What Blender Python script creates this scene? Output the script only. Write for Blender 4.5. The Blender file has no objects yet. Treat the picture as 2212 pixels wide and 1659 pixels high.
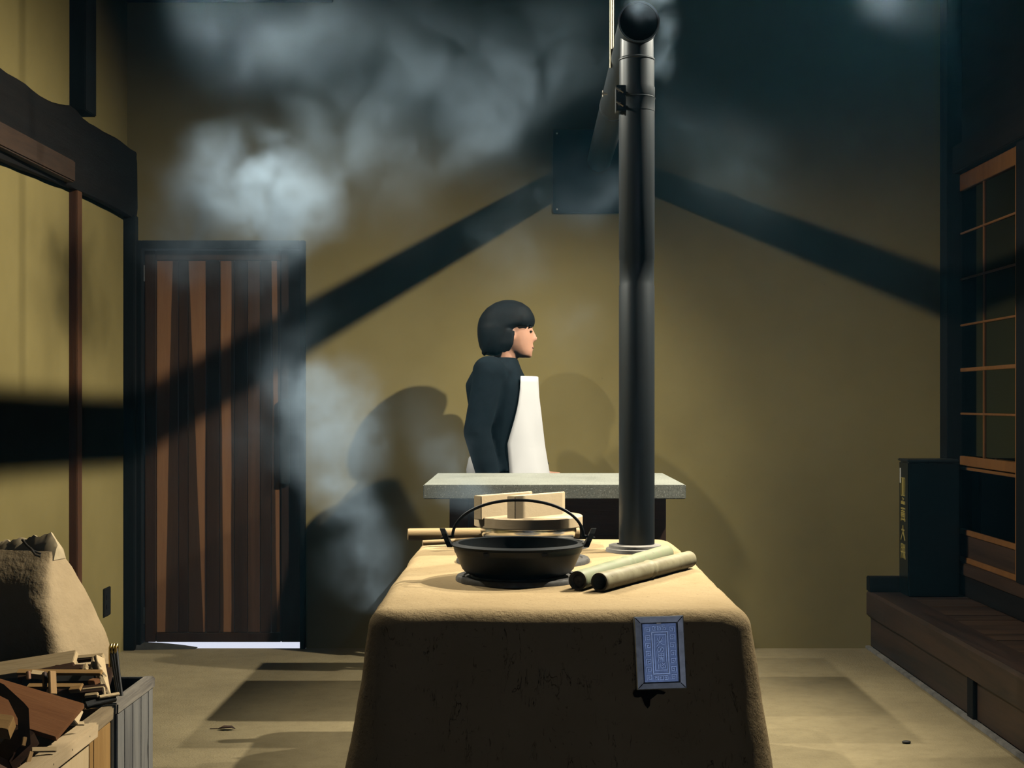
import bpy, bmesh, math, random
from mathutils import Vector, Matrix, noise
random.seed(7)
PI = math.pi
scene = bpy.context.scene
COL = scene.collection

# ------------------------------------------------------------------ camera
H, F, VX, VY = 1.21, 3000.0, 1130.0, 868.0          # eye height, focal length in pixels, vanishing point
cam_d = bpy.data.cameras.new('camera')
cam = bpy.data.objects.new('camera', cam_d); COL.objects.link(cam)
cam.location = (0, 0, H); cam.rotation_euler = (PI/2, 0, 0)
cam_d.sensor_width = 36; cam_d.lens = 36*F/2212
cam_d.shift_x = -(VX-1106)/2212; cam_d.shift_y = (VY-829.5)/2212
cam_d.clip_start = 0.05
scene.camera = cam

def P(px, py, y):
    """the point of the place that stands at distance y behind this picture position"""
    return Vector(((px-VX)*y/F, y, H-(py-VY)*y/F))

# ------------------------------------------------------------------ daylight, spotlights, exposure
w = bpy.data.worlds.new('daylight'); scene.world = w; w.use_nodes = True
bg = w.node_tree.nodes['Background']
bg.inputs[0].default_value = (0.80, 0.85, 1.0, 1); bg.inputs[1].default_value = .88
scene.view_settings.view_transform = 'Standard'; scene.view_settings.look = 'None'
scene.view_settings.exposure = 0; scene.view_settings.gamma = 1; scene.view_settings.use_curve_mapping = False
cy = scene.cycles
cy.volume_step_rate = 4.0; cy.volume_max_steps = 64; cy.volume_bounces = 0
cy.max_bounces = 4; cy.diffuse_bounces = 0; cy.glossy_bounces = 1; cy.transparent_max_bounces = 64
cy.adaptive_threshold = .06; cy.adaptive_min_samples = 32; cy.use_light_tree = False
cy.sample_clamp_indirect = 4; cy.caustics_reflective = False; cy.caustics_refractive = False

def spot(name, loc, aim, watt, deg, blend=1.0, col=(1, .93, .77), rad=.03):
    d = bpy.data.lights.new(name, 'SPOT'); o = bpy.data.objects.new(name, d); COL.objects.link(o)
    o.location = loc
    o.rotation_euler = (Vector(aim)-Vector(loc)).to_track_quat('-Z', 'Y').to_euler()
    d.energy = watt; d.spot_size = math.radians(deg); d.spot_blend = blend; d.color = col; d.shadow_soft_size = rad
    return o
RX, RZ, LX, LZ = 1.85, 3.275, -1.45, 3.14
spot('track_spot', (RX, 4.65, RZ), (-.95, 5.05, .42), 640, 93, .8)
spot('track_spot.001', (RX, 5.75, RZ), (-1.05, 4.75, .35), 380, 80, .6)
spot('track_spot.002', (LX, 4.45, LZ), (.75, 5.1, .85), 175, 90, .85)
spot('track_spot.003', (LX, 5.55, LZ), (.90, 5.1, .75), 310, 88, .85)

# daylight portal in the unseen opening behind the camera
pd = bpy.data.lights.new('opening_daylight', 'AREA'); pd.shape = 'RECTANGLE'; pd.size = 1.9; pd.size_y = 2.1
pd.cycles.is_portal = True
po = bpy.data.objects.new('opening_daylight', pd); COL.objects.link(po)
po.location = (.55, -2.5, 1.05); po.rotation_euler = (PI/2, 0, 0)   # faces into the room (+Y)

# ------------------------------------------------------------------ node helpers / materials
def lin(c):
    return tuple(((v/255)/12.92 if v/255 <= .04045 else ((v/255+.055)/1.055)**2.4) for v in c)

class M:
    def __init__(s, name):
        s.m = bpy.data.materials.new(name); s.m.use_nodes = True
        s.t = s.m.node_tree; s.b = s.t.nodes['Principled BSDF']; s._co = None
    def n(s, typ, **kw):
        nd = s.t.nodes.new(typ)
        for k, v in kw.items():
            if k.startswith('i_'):
                key = k[2:]
                nd.inputs[int(key) if key.isdigit() else key].default_value = v
            else: setattr(nd, k, v)
        return nd
    def l(s, a, b): s.t.links.new(a, b)
    def co(s, scale=(1, 1, 1), rnd=True):
        tc = s.n('ShaderNodeTexCoord'); mp = s.n('ShaderNodeMapping'); mp.inputs['Scale'].default_value = scale
        s.l(tc.outputs['Object'], mp.inputs['Vector'])
        if rnd:
            oi = s.n('ShaderNodeObjectInfo'); mu = s.n('ShaderNodeMath', operation='MULTIPLY', i_1=37.0)
            s.l(oi.outputs['Random'], mu.inputs[0]); s.l(mu.outputs[0], mp.inputs['Location'])
        return mp.outputs[0]
    def noise(s, vec, scale, detail=4, rough=.6, dist=0):
        nz = s.n('ShaderNodeTexNoise'); nz.inputs['Scale'].default_value = scale
        nz.inputs['Detail'].default_value = detail; nz.inputs['Roughness'].default_value = rough
        nz.inputs['Distortion'].default_value = dist
        s.l(vec, nz.inputs['Vector']); return nz.outputs['Fac']
    def ramp(s, fac, stops):
        r = s.n('ShaderNodeValToRGB'); e = r.color_ramp.elements
        while len(e) < len(stops): e.new(.5)
        for el, (p, c) in zip(e, stops):
            el.position = p; el.color = (*c, 1) if len(c) == 3 else c
        s.l(fac, r.inputs[0]); return r.outputs[0]
    def mix(s, fac, a, b, mode='MIX'):
        mx = s.n('ShaderNodeMix', data_type='RGBA', blend_type=mode)
        for sock, v in ((mx.inputs[0], fac), (mx.inputs[6], a), (mx.inputs[7], b)):
            if hasattr(v, 'is_linked'): s.l(v, sock)
            elif isinstance(v, (int, float)): sock.default_value = v
            else: sock.default_value = (*v, 1)
        return mx.outputs[2]
    def math(s, op, a, b=0.0, clamp=False):
        m = s.n('ShaderNodeMath', operation=op, use_clamp=clamp)
        for i, v in enumerate((a, b)):
            if hasattr(v, 'is_linked'): s.l(v, m.inputs[i])
            else: m.inputs[i].default_value = v
        return m.outputs[0]
    def bump(s, h, dist, strength=.6):
        b = s.n('ShaderNodeBump'); b.inputs['Distance'].default_value = dist; b.inputs['Strength'].default_value = strength
        s.l(h, b.inputs['Height']); s.l(b.outputs[0], s.b.inputs['Normal'])
    def color(s, c):
        if hasattr(c, 'is_linked'): s.l(c, s.b.inputs['Base Color'])
        else: s.b.inputs['Base Color'].default_value = (*c, 1)
    def set(s, rough=.6, metal=0, spec=.5, **kw):
        s.b.inputs['Roughness'].default_value = rough; s.b.inputs['Metallic'].default_value = metal
        s.b.inputs['Specular IOR Level'].default_value = spec
        for k, v in kw.items(): s.b.inputs[k.replace('_', ' ')].default_value = v
        return s

def plain(name, c, rough=.6, metal=0, spec=.5, var=.25, scale=30):
    m = M(name); v = m.co(); f = m.noise(v, scale, 3)
    d = tuple(x*(1-var) for x in c); m.color(m.ramp(f, [(.3, d), (.7, c)])); m.set(rough, metal, spec); return m.m

def plaster(name, c, c2, fleck=.35):
    m = M(name); v = m.co()
    big = m.noise(v, 1.6, 4, .6)
    a = m.ramp(big, [(.3, c2), (.7, c)])
    fl = m.ramp(m.noise(m.co((1, 1, .6)), 190, 2, .5), [(.24, (0, 0, 0)), (.30, (1, 1, 1))])
    a = m.mix(m.math('MULTIPLY', m.math('SUBTRACT', 1.0, fl), fleck), a, tuple(x*.35 for x in c))
    m.color(a); m.set(.95, 0, .0); return m.m

def wood(name, c, d, axis='z', rough=.6, spec=.35, scale=1.0, contrast=(.3, .7), knots=False, bump=.0012):
    m = M(name)
    st = {'x': (.07, 1, 1), 'y': (1, .07, 1), 'z': (1, 1, .07)}[axis]
    v = m.co(st)
    f1 = m.noise(v, 9*scale, 5, .6, 1.2); f2 = m.noise(v, 95*scale, 4, .7, .4)
    f = m.math('ADD', m.math('MULTIPLY', f1, .68), m.math('MULTIPLY', f2, .32))
    colr = m.ramp(f, [(contrast[0], d), (contrast[1], c)])
    big = m.noise(m.co((1, 1, 1)), 2.5, 2)
    colr = m.mix(m.math('MULTIPLY', big, .35), colr, tuple(x*.45 for x in d))
    if knots:
        vo = m.n('ShaderNodeTexVoronoi'); vo.inputs['Scale'].default_value = 5*scale
        m.l(m.co({'x': (.45, 1, 1), 'y': (1, .45, 1), 'z': (1, 1, .45)}[axis]), vo.inputs['Vector'])
        k = m.ramp(vo.outputs['Distance'], [(.05, (1, 1, 1)), (.11, (0, 0, 0))])
        colr = m.mix(k, colr, tuple(x*.25 for x in d))
    m.color(colr); m.set(rough, 0, spec); m.bump(f2, bump, .6); return m.m

MAT = {}
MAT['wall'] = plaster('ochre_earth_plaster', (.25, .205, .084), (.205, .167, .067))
MAT['wall_back'] = plaster('ochre_earth_plaster_lit', (.31, .255, .108), (.25, .203, .083))  # same plaster, colour raised in place of more light on the back wall
def floor_mat():
    m = M('packed_earth'); v = m.co(rnd=False)
    big = m.noise(v, 2.2, 6, .65); mid = m.noise(v, 16, 5, .7); fine = m.noise(v, 120, 3, .7)
    a = m.ramp(big, [(.3, (.225, .185, .105)), (.7, (.32, .265, .15))])
    a = m.mix(m.math('MULTIPLY', m.ramp(mid, [(.45, (0, 0, 0)), (.75, (1, 1, 1))]), .35), a, (.16, .125, .068))
    pit = m.ramp(m.noise(v, 46, 3, .6), [(.25, (1, 1, 1)), (.31, (0, 0, 0))])
    a = m.mix(m.math('MULTIPLY', pit, .7), a, (.07, .05, .03))
    m.color(a); m.set(.95, 0, .2); m.bump(m.math('ADD', m.math('MULTIPLY', mid, .7), fine), .008, .55); return m.m
MAT['floor'] = floor_mat()
def clay_mat():
    m = M('straw_clay'); v = m.co(rnd=False)
    big = m.noise(v, 3.5, 5, .6); fine = m.noise(v, 90, 5, .75); mid = m.noise(v, 24, 4, .65)
    a = m.ramp(big, [(.3, (.43, .315, .165)), (.7, (.51, .385, .215))])
    st = m.ramp(m.noise(m.co((1.0, 1.0, .28), False), 130, 2, .5, 1.0), [(.27, (1, 1, 1)), (.32, (0, 0, 0))])
    st2 = m.ramp(m.noise(m.co((.35, 1.0, 1.0), False), 110, 2, .5, 1.5), [(.25, (1, 1, 1)), (.30, (0, 0, 0))])
    a = m.mix(m.math('MULTIPLY', st, .55), a, (.10, .06, .03))
    a = m.mix(m.math('MULTIPLY', st2, .5), a, (.13, .08, .04))
    # vertical drying cracks
    cr = m.noise(m.co((5.2, 5.2, 1.0), False), 4.6, 4, .65, .5)
    c1 = m.math('ABSOLUTE', m.math('SUBTRACT', cr, .5))
    ck = m.ramp(c1, [(.0022, (1, 1, 1)), (.005, (0, 0, 0))])
    msk = m.ramp(m.noise(v, 13, 2), [(.52, (0, 0, 0)), (.62, (1, 1, 1))])
    geo = m.n('ShaderNodeNewGeometry'); sx = m.n('ShaderNodeSeparateXYZ'); m.l(geo.outputs['Normal'], sx.inputs[0])
    side = m.ramp(sx.outputs['Z'], [(.2, (1, 1, 1)), (.5, (0, 0, 0))])
    ck = m.math('MULTIPLY', m.math('MULTIPLY', ck, msk), side)
    a = m.mix(m.math('MULTIPLY', ck, .85), a, (.05, .03, .02))
    m.color(a); m.set(.95, 0, .15)
    h = m.math('ADD', m.math('ADD', m.math('MULTIPLY', mid, 1.2), m.math('MULTIPLY', fine, .6)), m.math('MULTIPLY', ck, -2.0))
    m.bump(h, .006, .6); return m.m
MAT['clay'] = clay_mat()
MAT['dark_z'] = wood('dark_stained_timber', (.010, .011, .012), (.004, .005, .006), 'z', .75, .12)
MAT['dark_y'] = wood('dark_stained_timber_beam', (.013, .011, .010), (.004, .004, .0045), 'y', .75, .12)
MAT['dark_x'] = wood('dark_stained_timber_cross', (.012, .011, .010), (.004, .004, .0045), 'x', .75, .12)
MAT['brown_y'] = wood('old_brown_timber', (.07, .038, .022), (.022, .014, .010), 'y', .7, .2)
MAT['brown_z'] = wood('red_brown_post', (.15, .066, .030), (.06, .028, .016), 'z', .6, .25)
MAT['plat_y'] = wood('worn_platform_beam', (.060, .032, .020), (.014, .010, .009), 'y', .5, .35, contrast=(.36, .66))
MAT['plat_x'] = wood('worn_platform_board', (.10, .058, .034), (.025, .016, .012), 'x', .45, .4, contrast=(.36, .66))
MAT['screen_wood'] = wood('amber_sash_wood', (.26, .12, .038), (.15, .065, .020), 'z', .5)
MAT['door_dark'] = wood('door_cedar_dark', (.060, .034, .022), (.026, .016, .012), 'z', .6, .2)
MAT['door_mid'] = wood('door_cedar_middle', (.125, .070, .043), (.055, .032, .021), 'z', .6, .2)
MAT['pale'] = wood('pale_planed_timber', (.86, .66, .38), (.66, .47, .24), 'x', .6, .3, contrast=(.25, .7))
MAT['pale_y'] = wood('pale_planed_timber_long', (.84, .65, .40), (.66, .48, .27), 'y', .6, .3, contrast=(.25, .7))
MAT['pale_z'] = wood('pale_planed_timber_upright', (.80, .62, .37), (.62, .45, .24), 'z', .6, .3, contrast=(.25, .7))
MAT['lid'] = wood('white_cypress', (.84, .67, .43), (.74, .57, .34), 'x', .6, .3, scale=.6, contrast=(.2, .75))
MAT['amber_z'] = wood('amber_plank', (.52, .31, .11), (.30, .16, .05), 'z', .6, .3, knots=True)
MAT['amber_x'] = wood('amber_scrap', (.62, .38, .15), (.40, .22, .08), 'x', .6, .3)
MAT['cedar_x'] = wood('cedar_plank', (.38, .17, .07), (.24, .10, .042), 'x', .55, .3, knots=True)
MAT['grey_z'] = wood('weathered_plank', (.32, .31, .28), (.11, .11, .11), 'z', .8, .2, knots=True, contrast=(.32, .66))
MAT['weath_y'] = wood('weathered_rim', (.48, .37, .22), (.18, .13, .08), 'y', .8, .2, contrast=(.35, .62))
MAT['greyrim_y'] = wood('weathered_grey_rim', (.42, .38, .31), (.15, .135, .12), 'y', .8, .2, contrast=(.35, .62))
MAT['umber_x'] = wood('umber_scrap', (.11, .055, .032), (.04, .022, .015), 'x', .6, .3)
MAT['char'] = wood('charred_scrap', (.026, .024, .022), (.010, .010, .010), 'x', .6, .4)
MAT['stick'] = wood('turned_stick', (.60, .42, .22), (.50, .34, .16), 'x', .5, .35)
MAT['cast'] = plain('black_cast_iron', (.006, .009, .011), .48, 0, .3, .3, 60)
MAT['pipe'] = plain('satin_black_flue', (.038, .046, .052), .38, .5, .45, .12, 6)
MAT['ring'] = plain('grey_iron_ring', (.16, .155, .145), .6, .35, .5, .5, 40)
MAT['black_metal'] = plain('black_painted_metal', (.010, .014, .017), .45, 0, .5, .2)
MAT['bolt'] = plain('zinc_bolt', (.42, .40, .36), .35, 1, .5, .1)
MAT['steel'] = plain('brushed_steel', (.78, .76, .72), .18, 1, .5, .08, 8)
MAT['brass'] = plain('old_brass', (.72, .50, .17), .25, 1, .5, .3, 20)
MAT['rod'] = plain('galvanised_rod', (.36, .33, .24), .5, .3, .4, .2)
MAT['mortar'] = plain('pale_mortar', (.42, .40, .36), .85, 0, .3, .35, 25)
MAT['plate'] = plain('blackened_plate', (.005, .012, .018), .85, 0, .08, .3, 10)
MAT['lacquer'] = plain('black_lacquer', (.004, .007, .009), .28, 0, .35, .2, 8)
MAT['gold'] = plain('gold_print', (.52, .42, .12), .5, .2, .5, .15, 40)
MAT['chalk'] = plain('white_print', (.7, .68, .6), .6, 0, .5, .1)
MAT['switch'] = plain('black_cover', (.010, .012, .013), .4, 0, .5, .1)
MAT['skin'] = plain('skin', (.50, .27, .18), .5, 0, .4, .12, 12)
MAT['hair'] = plain('black_hair', (.004, .006, .008), .7, 0, .12, .4, 60)
MAT['navy'] = plain('dark_navy_cloth', (.007, .012, .017), .95, 0, .08, .3, 25)
MAT['white_cloth'] = plain('white_apron_cloth', (.52, .53, .54), .9, 0, .2, .06, 8)
MAT['eye'] = plain('dark_eye', (.02, .015, .012), .2, 0, .5, .1)
MAT['lip'] = plain('lip', (.34, .13, .10), .5, 0, .4, .1)
MAT['stone_sill'] = plain('dark_stone', (.06, .06, .055), .85, 0, .3, .4, 20)
MAT['matt_black'] = plain('black_blotch', (.008, .008, .008), .9, 0, .2, .2)
def granite():
    m = M('speckled_granite'); v = m.co(rnd=False)
    a = m.ramp(m.noise(v, 5, 5, .6), [(.3, (.20, .215, .185)), (.7, (.29, .305, .265))])
    d = m.ramp(m.noise(v, 260, 2, .5), [(.36, (1, 1, 1)), (.42, (0, 0, 0))])
    e = m.ramp(m.noise(v, 210, 2, .5), [(.62, (0, 0, 0)), (.67, (1, 1, 1))])
    a = m.mix(m.math('MULTIPLY', d, .75), a, (.05, .055, .05)); a = m.mix(m.math('MULTIPLY', e, .7), a, (.62, .62, .56))
    m.color(a); m.set(.55, 0, .5); m.bump(m.noise(v, 150, 3), .001, .5); return m.m
MAT['granite'] = granite()
def bamboo_mat(name, c, d):
    m = M(name); v = m.co((.15, 1, 1))
    a = m.ramp(m.noise(v, 30, 4, .6), [(.3, d), (.7, c)])
    sp = m.ramp(m.noise(m.co(), 55, 3, .6), [(.26, (1, 1, 1)), (.32, (0, 0, 0))])
    a = m.mix(m.math('MULTIPLY', sp, .5), a, (.10, .09, .05)); m.color(a); m.set(.55, 0, .4)
    return m.m
MAT['bamboo'] = bamboo_mat('bamboo_skin_dry', (.44, .40, .25), (.30, .26, .15))
MAT['bamboo_green'] = bamboo_mat('bamboo_skin_green', (.31, .37, .21), (.36, .35, .23))
MAT['bamboo_cut'] = plain('bamboo_cut_end', (.30, .24, .15), .8, 0, .3, .6, 60)
MAT['bamboo_dark'] = plain('bamboo_hollow', (.02, .018, .014), .9, 0, .2, .3)
def kraft():
    m = M('creased_kraft_paper'); v = m.co(rnd=False)
    big = m.noise(v, 6, 5, .6); vo = m.n('ShaderNodeTexVoronoi'); vo.inputs['Scale'].default_value = 9
    m.l(v, vo.inputs['Vector'])
    m.color(m.ramp(big, [(.3, (.47, .35, .20)), (.7, (.58, .44, .26))])); m.set(.8, 0, .25)
    m.bump(m.math('ADD', m.math('MULTIPLY', vo.outputs['Distance'], .7), m.noise(v, 22, 4, .6)), .012, .5); return m.m
MAT['kraft'] = kraft()
MAT['kraft_edge'] = plain('torn_kraft_edge', (.72, .58, .36), .8, 0, .25, .15)
MAT['twine'] = plain('dark_twine', (.03, .025, .02), .8, 0, .3, .2)
def tile_mat():
    m = M('smoked_silver_blue_tile'); v = m.co(rnd=False)
    f = m.noise(v, 60, 4, .65)
    m.color(m.ramp(f, [(.3, (.40, .54, .86)), (.7, (.48, .63, .95))])); m.set(.26, .9, .5)
    m.bump(m.noise(v, 220, 3), .0004, .4); return m.m
MAT['tile'] = tile_mat()
MAT['tile_recess'] = plain('tile_ground_shade_blue', (.28, .39, .68), .32, .85, .5, .3, 80)  # darker than the ridges: groove shade put into the colour
MAT['tile_frame'] = plain('tile_frame_grey_blue', (.46, .50, .56), .36, .8, .5, .35, 50)
def glass_mat():
    m = M('dim_window_glass'); t = m.t
    tr = m.n('ShaderNodeBsdfTransparent'); tr.inputs[0].default_value = (.55, .62, .62, 1)
    gl = m.n('ShaderNodeBsdfGlossy'); gl.inputs['Roughness'].default_value = .06; gl.inputs[0].default_value = (.22, .28, .30, 1)
    fr = m.n('ShaderNodeFresnel'); fr.inputs[0].default_value = 1.5
    mx = m.n('ShaderNodeMixShader'); m.l(fr.outputs[0], mx.inputs[0]); m.l(tr.outputs[0], mx.inputs[1]); m.l(gl.outputs[0], mx.inputs[2])
    m.l(mx.outputs[0], t.nodes['Material Output'].inputs['Surface']); return m.m
MAT['glass'] = glass_mat()

# ------------------------------------------------------------------ mesh helpers
def rot_to(d, up=Vector((0, 0, 1))):
    return Vector(d).normalized().to_track_quat('Z', 'Y').to_matrix()

class B:
    """collects shapes (world coordinates) in one bmesh"""
    def __init__(s): s.bm = bmesh.new()
    def face(s, pts):
        vs = [s.bm.verts.new(p) for p in pts]; return s.bm.faces.new(vs)
    def box(s, lo, hi, bev=0, mat=None, jit=0):
        x0, y0, z0 = lo; x1, y1, z1 = hi
        c = [(x0, y0, z0), (x1, y0, z0), (x1, y1, z0), (x0, y1, z0), (x0, y0, z1), (x1, y0, z1), (x1, y1, z1), (x0, y1, z1)]
        if jit: c = [tuple(v+random.uniform(-jit, jit) for v in p) for p in c]
        vs = [s.bm.verts.new(mat @ Vector(p) if mat else p) for p in c]
        fs = [s.bm.faces.new([vs[i] for i in f]) for f in ((0, 3, 2, 1), (4, 5, 6, 7), (0, 1, 5, 4), (1, 2, 6, 5), (2, 3, 7, 6), (3, 0, 4, 7))]
        if bev:
            es = list({e for f in fs for e in f.edges})
            bmesh.ops.bevel(s.bm, geom=es, offset=bev, segments=2, affect='EDGES', clamp_overlap=True)
        return s
    def loft(s, rings, cap0=True, cap1=True, closed=True):
        rv = [[s.bm.verts.new(p) for p in r] for r in rings]; n = len(rv[0])
        for a, b in zip(rv, rv[1:]):
            for i in range(n if closed else n-1):
                j = (i+1) % n; s.bm.faces.new((a[i], a[j], b[j], b[i]))
        if cap0: s.bm.faces.new(list(reversed(rv[0])))
        if cap1: s.bm.faces.new(rv[-1])
        return s
    def tube(s, pts, rad, n=16, cap=True):
        pts = [Vector(p) for p in pts]; rings = []
        rads = rad if isinstance(rad, (list, tuple)) else [rad]*len(pts)
        prev = None
        for i, p in enumerate(pts):
            d = (pts[min(i+1, len(pts)-1)]-pts[max(i-1, 0)]).normalized()
            if prev is None:
                u = d.orthogonal().normalized()
            else:
                u = (prev-d*prev.dot(d)).normalized()
            prev = u; v = d.cross(u); r = rads[i]
            ru, rv_ = r if isinstance(r, tuple) else (r, r)
            rings.append([p+u*ru*math.cos(2*PI*k/n)+v*rv_*math.sin(2*PI*k/n) for k in range(n)])
        return s.loft(rings, cap, cap)
    def lathe(s, prof, c, axis=Vector((0, 0, 1)), n=48, closed_prof=False):
        R = rot_to(axis); c = Vector(c); rings = []
        for r, h in prof:
            rings.append([c+R @ Vector((r*math.cos(2*PI*k/n), r*math.sin(2*PI*k/n), h)) for k in range(n)])
        if closed_prof: rings.append(None)
        rv = []
        for r in rings:
            rv.append(rv[0] if r is None else [s.bm.verts.new(p) for p in r])
        for a, b in zip(rv, rv[1:]):
            for i in range(n):
                j = (i+1) % n; s.bm.faces.new((a[i], a[j], b[j], b[i]))
        if not closed_prof:
            if prof[0][0] > 1e-5: s.bm.faces.new(list(reversed(rv[0])))
            if prof[-1][0] > 1e-5: s.bm.faces.new(rv[-1])
        bmesh.ops.remove_doubles(s.bm, verts=s.bm.verts, dist=1e-6)
        return s
    def prism(s, poly, z0, z1, mat=None, bev=0):
        lo = [(x, y, z0) for x, y in poly]; hi = [(x, y, z1) for x, y in poly]
        if mat: lo = [mat @ Vector(p) for p in lo]; hi = [mat @ Vector(p) for p in hi]
        n0 = len(s.bm.edges)
        s.loft([lo, hi])
        if bev:
            s.bm.edges.ensure_lookup_table()
            bmesh.ops.bevel(s.bm, geom=list(s.bm.edges)[n0:], offset=bev, segments=2, affect='EDGES', clamp_overlap=True)
        return s
    def mesh(s, name, smooth=None):
        bmesh.ops.recalc_face_normals(s.bm, faces=s.bm.faces)
        me = bpy.data.meshes.new(name); s.bm.to_mesh(me); s.bm.free()
        if smooth is not None:
            for p in me.polygons: p.use_smooth = True
            me.set_sharp_from_angle(angle=math.radians(smooth))
        return me

def tag(o, label=None, cat=None, group=None, kind=None):
    for k, v in (('label', label), ('category', cat), ('group', group), ('kind', kind)):
        if v: o[k] = v
    return o
def thing(name, label, cat, loc, group=None, rotz=0, kind=None):
    o = bpy.data.objects.new(name, None); COL.objects.link(o); o.empty_display_size = .05
    o.location = loc; o.rotation_euler = (0, 0, rotz)
    return tag(o, label, cat, group, kind)
def mat_of(o):
    return Matrix.LocRotScale(o.location, o.rotation_euler, o.scale)
def world_of(o):
    m = mat_of(o)
    while o.parent: o = o.parent; m = mat_of(o) @ m
    return m
def add(name, b, mat, parent=None, origin=None, smooth=None, label=None):
    """one mesh object; its shape is given in world coordinates, its origin set to the parent's (or to `origin`)"""
    me = b.mesh(name, smooth) if isinstance(b, B) else b
    me.materials.append(MAT[mat] if isinstance(mat, str) else mat)
    o = bpy.data.objects.new(name, me); COL.objects.link(o)
    base = world_of(parent) if parent else Matrix()
    if origin is not None:
        me.transform(Matrix.Translation(-Vector(origin)))
        o.location = base.inverted() @ Vector(origin)
        if parent: o.rotation_euler = base.inverted().to_euler()
    else:
        me.transform(base.inverted())
    o.parent = parent
    if label: o['label'] = label
    return o
def struct(name, b, mat, parent=None, smooth=None, label=None, origin=None):
    o = add(name, b, mat, parent, origin, smooth)
    if parent is None: o['kind'] = 'structure'
    if label: o['label'] = label
    return o

# ------------------------------------------------------------------ the room
D = 6.82; K = D/F
XL, XR = -1.944, 2.12
TOP = 3.75
def wx(px): return (px-VX)*K
def wz(py): return H-(py-VY)*K
dx0, dx1, dz1 = wx(297), wx(661), wz(521)

fl = B(); fl.box((XL-.2, -3.2, -.1), (XR+.5, D, 0)); floor = struct('floor', fl, 'floor', label='packed earth floor')
b = B()
b.box((XL-.2, D, -.1), (dx0, D+.15, TOP)); b.box((dx1, D, -.1), (XR+.5, D+.15, TOP)); b.box((dx0, D, dz1), (dx1, D+.15, TOP))
struct('wall_back', b, 'wall_back', label='ochre earth-plastered back wall')
b = B(); b.box((XL-.15, -3.2, 0), (XL, D, TOP)); struct('wall_left', b, 'wall', label='ochre plastered side wall')
b = B(); b.box((XR+.32, -3.2, 0), (XR+.47, D, TOP)); struct('wall_right', b, 'dark_z', label='dark backing for the unlit room behind the glazed sliding door')  # dark wall stands in for the unlit room behind the glass
b = B(); b.box((XL, -2.65, 0), (-.4, -2.5, TOP)); b.box((1.5, -2.65, 0), (XR+.32, -2.5, TOP)); b.box((-.4, -2.65, 2.1), (1.5, -2.5, TOP))  # opening is unseen, placed and sized for its light on tile and stove
struct('wall_front', b, 'wall', label='plastered wall with an unseen opening shaped for its daylight')
b = B(); b.box((XL-.2, -3.2, TOP), (XR+.5, D+.15, TOP+.1)); struct('ceiling', b, 'dark_y', label='dark timber ceiling')

# timbers on the left wall and back wall
def log_beam():
    b = B(); rings = []; n = 20
    for i in range(61):
        y = 1.5+(D-1.5)*i/60
        zt = 2.455+.03*math.sin(y*1.9+.6)+.028*math.exp(-((y-5.86)/.13)**2)-.05*max(0, y-6.0)
        zb = 2.105+.012*math.sin(y*2.3)
        dep = .045+.006*math.sin(y*3.1)
        c = (zt+zb)/2; h = (zt-zb)/2; ring = []
        for k in range(n):
            a = 2*PI*k/n
            ca, sa = math.cos(a), math.sin(a)
            ex = math.copysign(abs(ca)**.3, ca); ez = math.copysign(abs(sa)**.35, sa)
            j = .006*noise.noise(Vector((k*1.7, y*5, 0)))
            ring.append((XL+dep/2*(1+ex)+j, y, c+ez*(h+j)))
        rings.append(ring)
    b.loft(rings); return b
struct('trim_1', log_beam(), 'dark_y', smooth=50, label='heavy dark hewn log beam along the side wall')
b = B(); b.box((XL+.02, 1.5, 2.125), (XL+.075, 5.80, 2.215), .006); struct('trim_2', b, 'brown_y', label='brown rail fixed along the foot of the log beam')
b = B(); b.box((XL-.01, 5.95, 2.46), (XL+.07, 6.10, TOP), .004); struct('trim_3', b, 'dark_z', label='dark post above the log beam')
b = B(); b.box((XL-.01, 5.945, 0), (XL+.035, 6.015, 2.13), .004); struct('trim_4', b, 'brown_z', label='slim red-brown post below the log beam')
b = B(); b.box((XL, D-.07, 0), (wx(299), D, 2.12), .004); struct('trim_5', b, 'dark_z', label='dark corner post beside the plank door')
b = B(); b.box((XL, D-.05, wz(6)), (wx(720), D, wz(-60)), .004); struct('trim_6', b, 'dark_x', label='dark header timber high on the back wall')
b = B(); b.box((wx(2030), D-.12, .27), (XR+.02, D, TOP), .004); struct('trim_7', b, 'dark_z', label='dark corner post by the glazed door')

# ------------------------------------------------------------------ plank door
def sap_wood(name, xl, xr, z0, z1, h):
    """cedar board whose light sapwood streak narrows along its length; xl, xr = (top, bottom) edges in metres from the board's left edge"""
    m = M(name); v = m.co((1, 1, .07))
    f = m.math('ADD', m.math('MULTIPLY', m.noise(v, 9, 5, .6, 1.2), .6), m.math('MULTIPLY', m.noise(v, 95, 4, .7, .4), .4))
    dark = m.ramp(f, [(.3, (.028, .017, .012)), (.7, (.062, .034, .021))])
    light = m.ramp(f, [(.3, (.21, .100, .047)), (.7, (.31, .160, .078))])
    tc = m.n('ShaderNodeTexCoord'); sp = m.n('ShaderNodeSeparateXYZ'); m.l(tc.outputs['Object'], sp.inputs[0])
    zz = m.math('DIVIDE', sp.outputs['Z'], h)
    wob = m.math('MULTIPLY', m.math('SUBTRACT', m.noise(m.co((1, 1, .5)), 4, 2), .5), .012)
    xx = m.math('ADD', sp.outputs['X'], wob)
    def edge(e): return m.math('ADD', e[1], m.math('MULTIPLY', zz, e[0]-e[1]))
    a = m.math('MULTIPLY', m.math('SUBTRACT', xx, edge(xl)), 250, True); c = m.math('MULTIPLY', m.math('SUBTRACT', edge(xr), xx), 250, True)
    m.color(m.mix(m.math('MULTIPLY', a, c), dark, light)); m.set(.55, 0, .35); m.bump(f, .001, .5); return m.m
door = thing('door_1', 'dark cedar plank door with light streaks in the back wall', None, (wx(310), D, 0), kind='structure')
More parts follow.
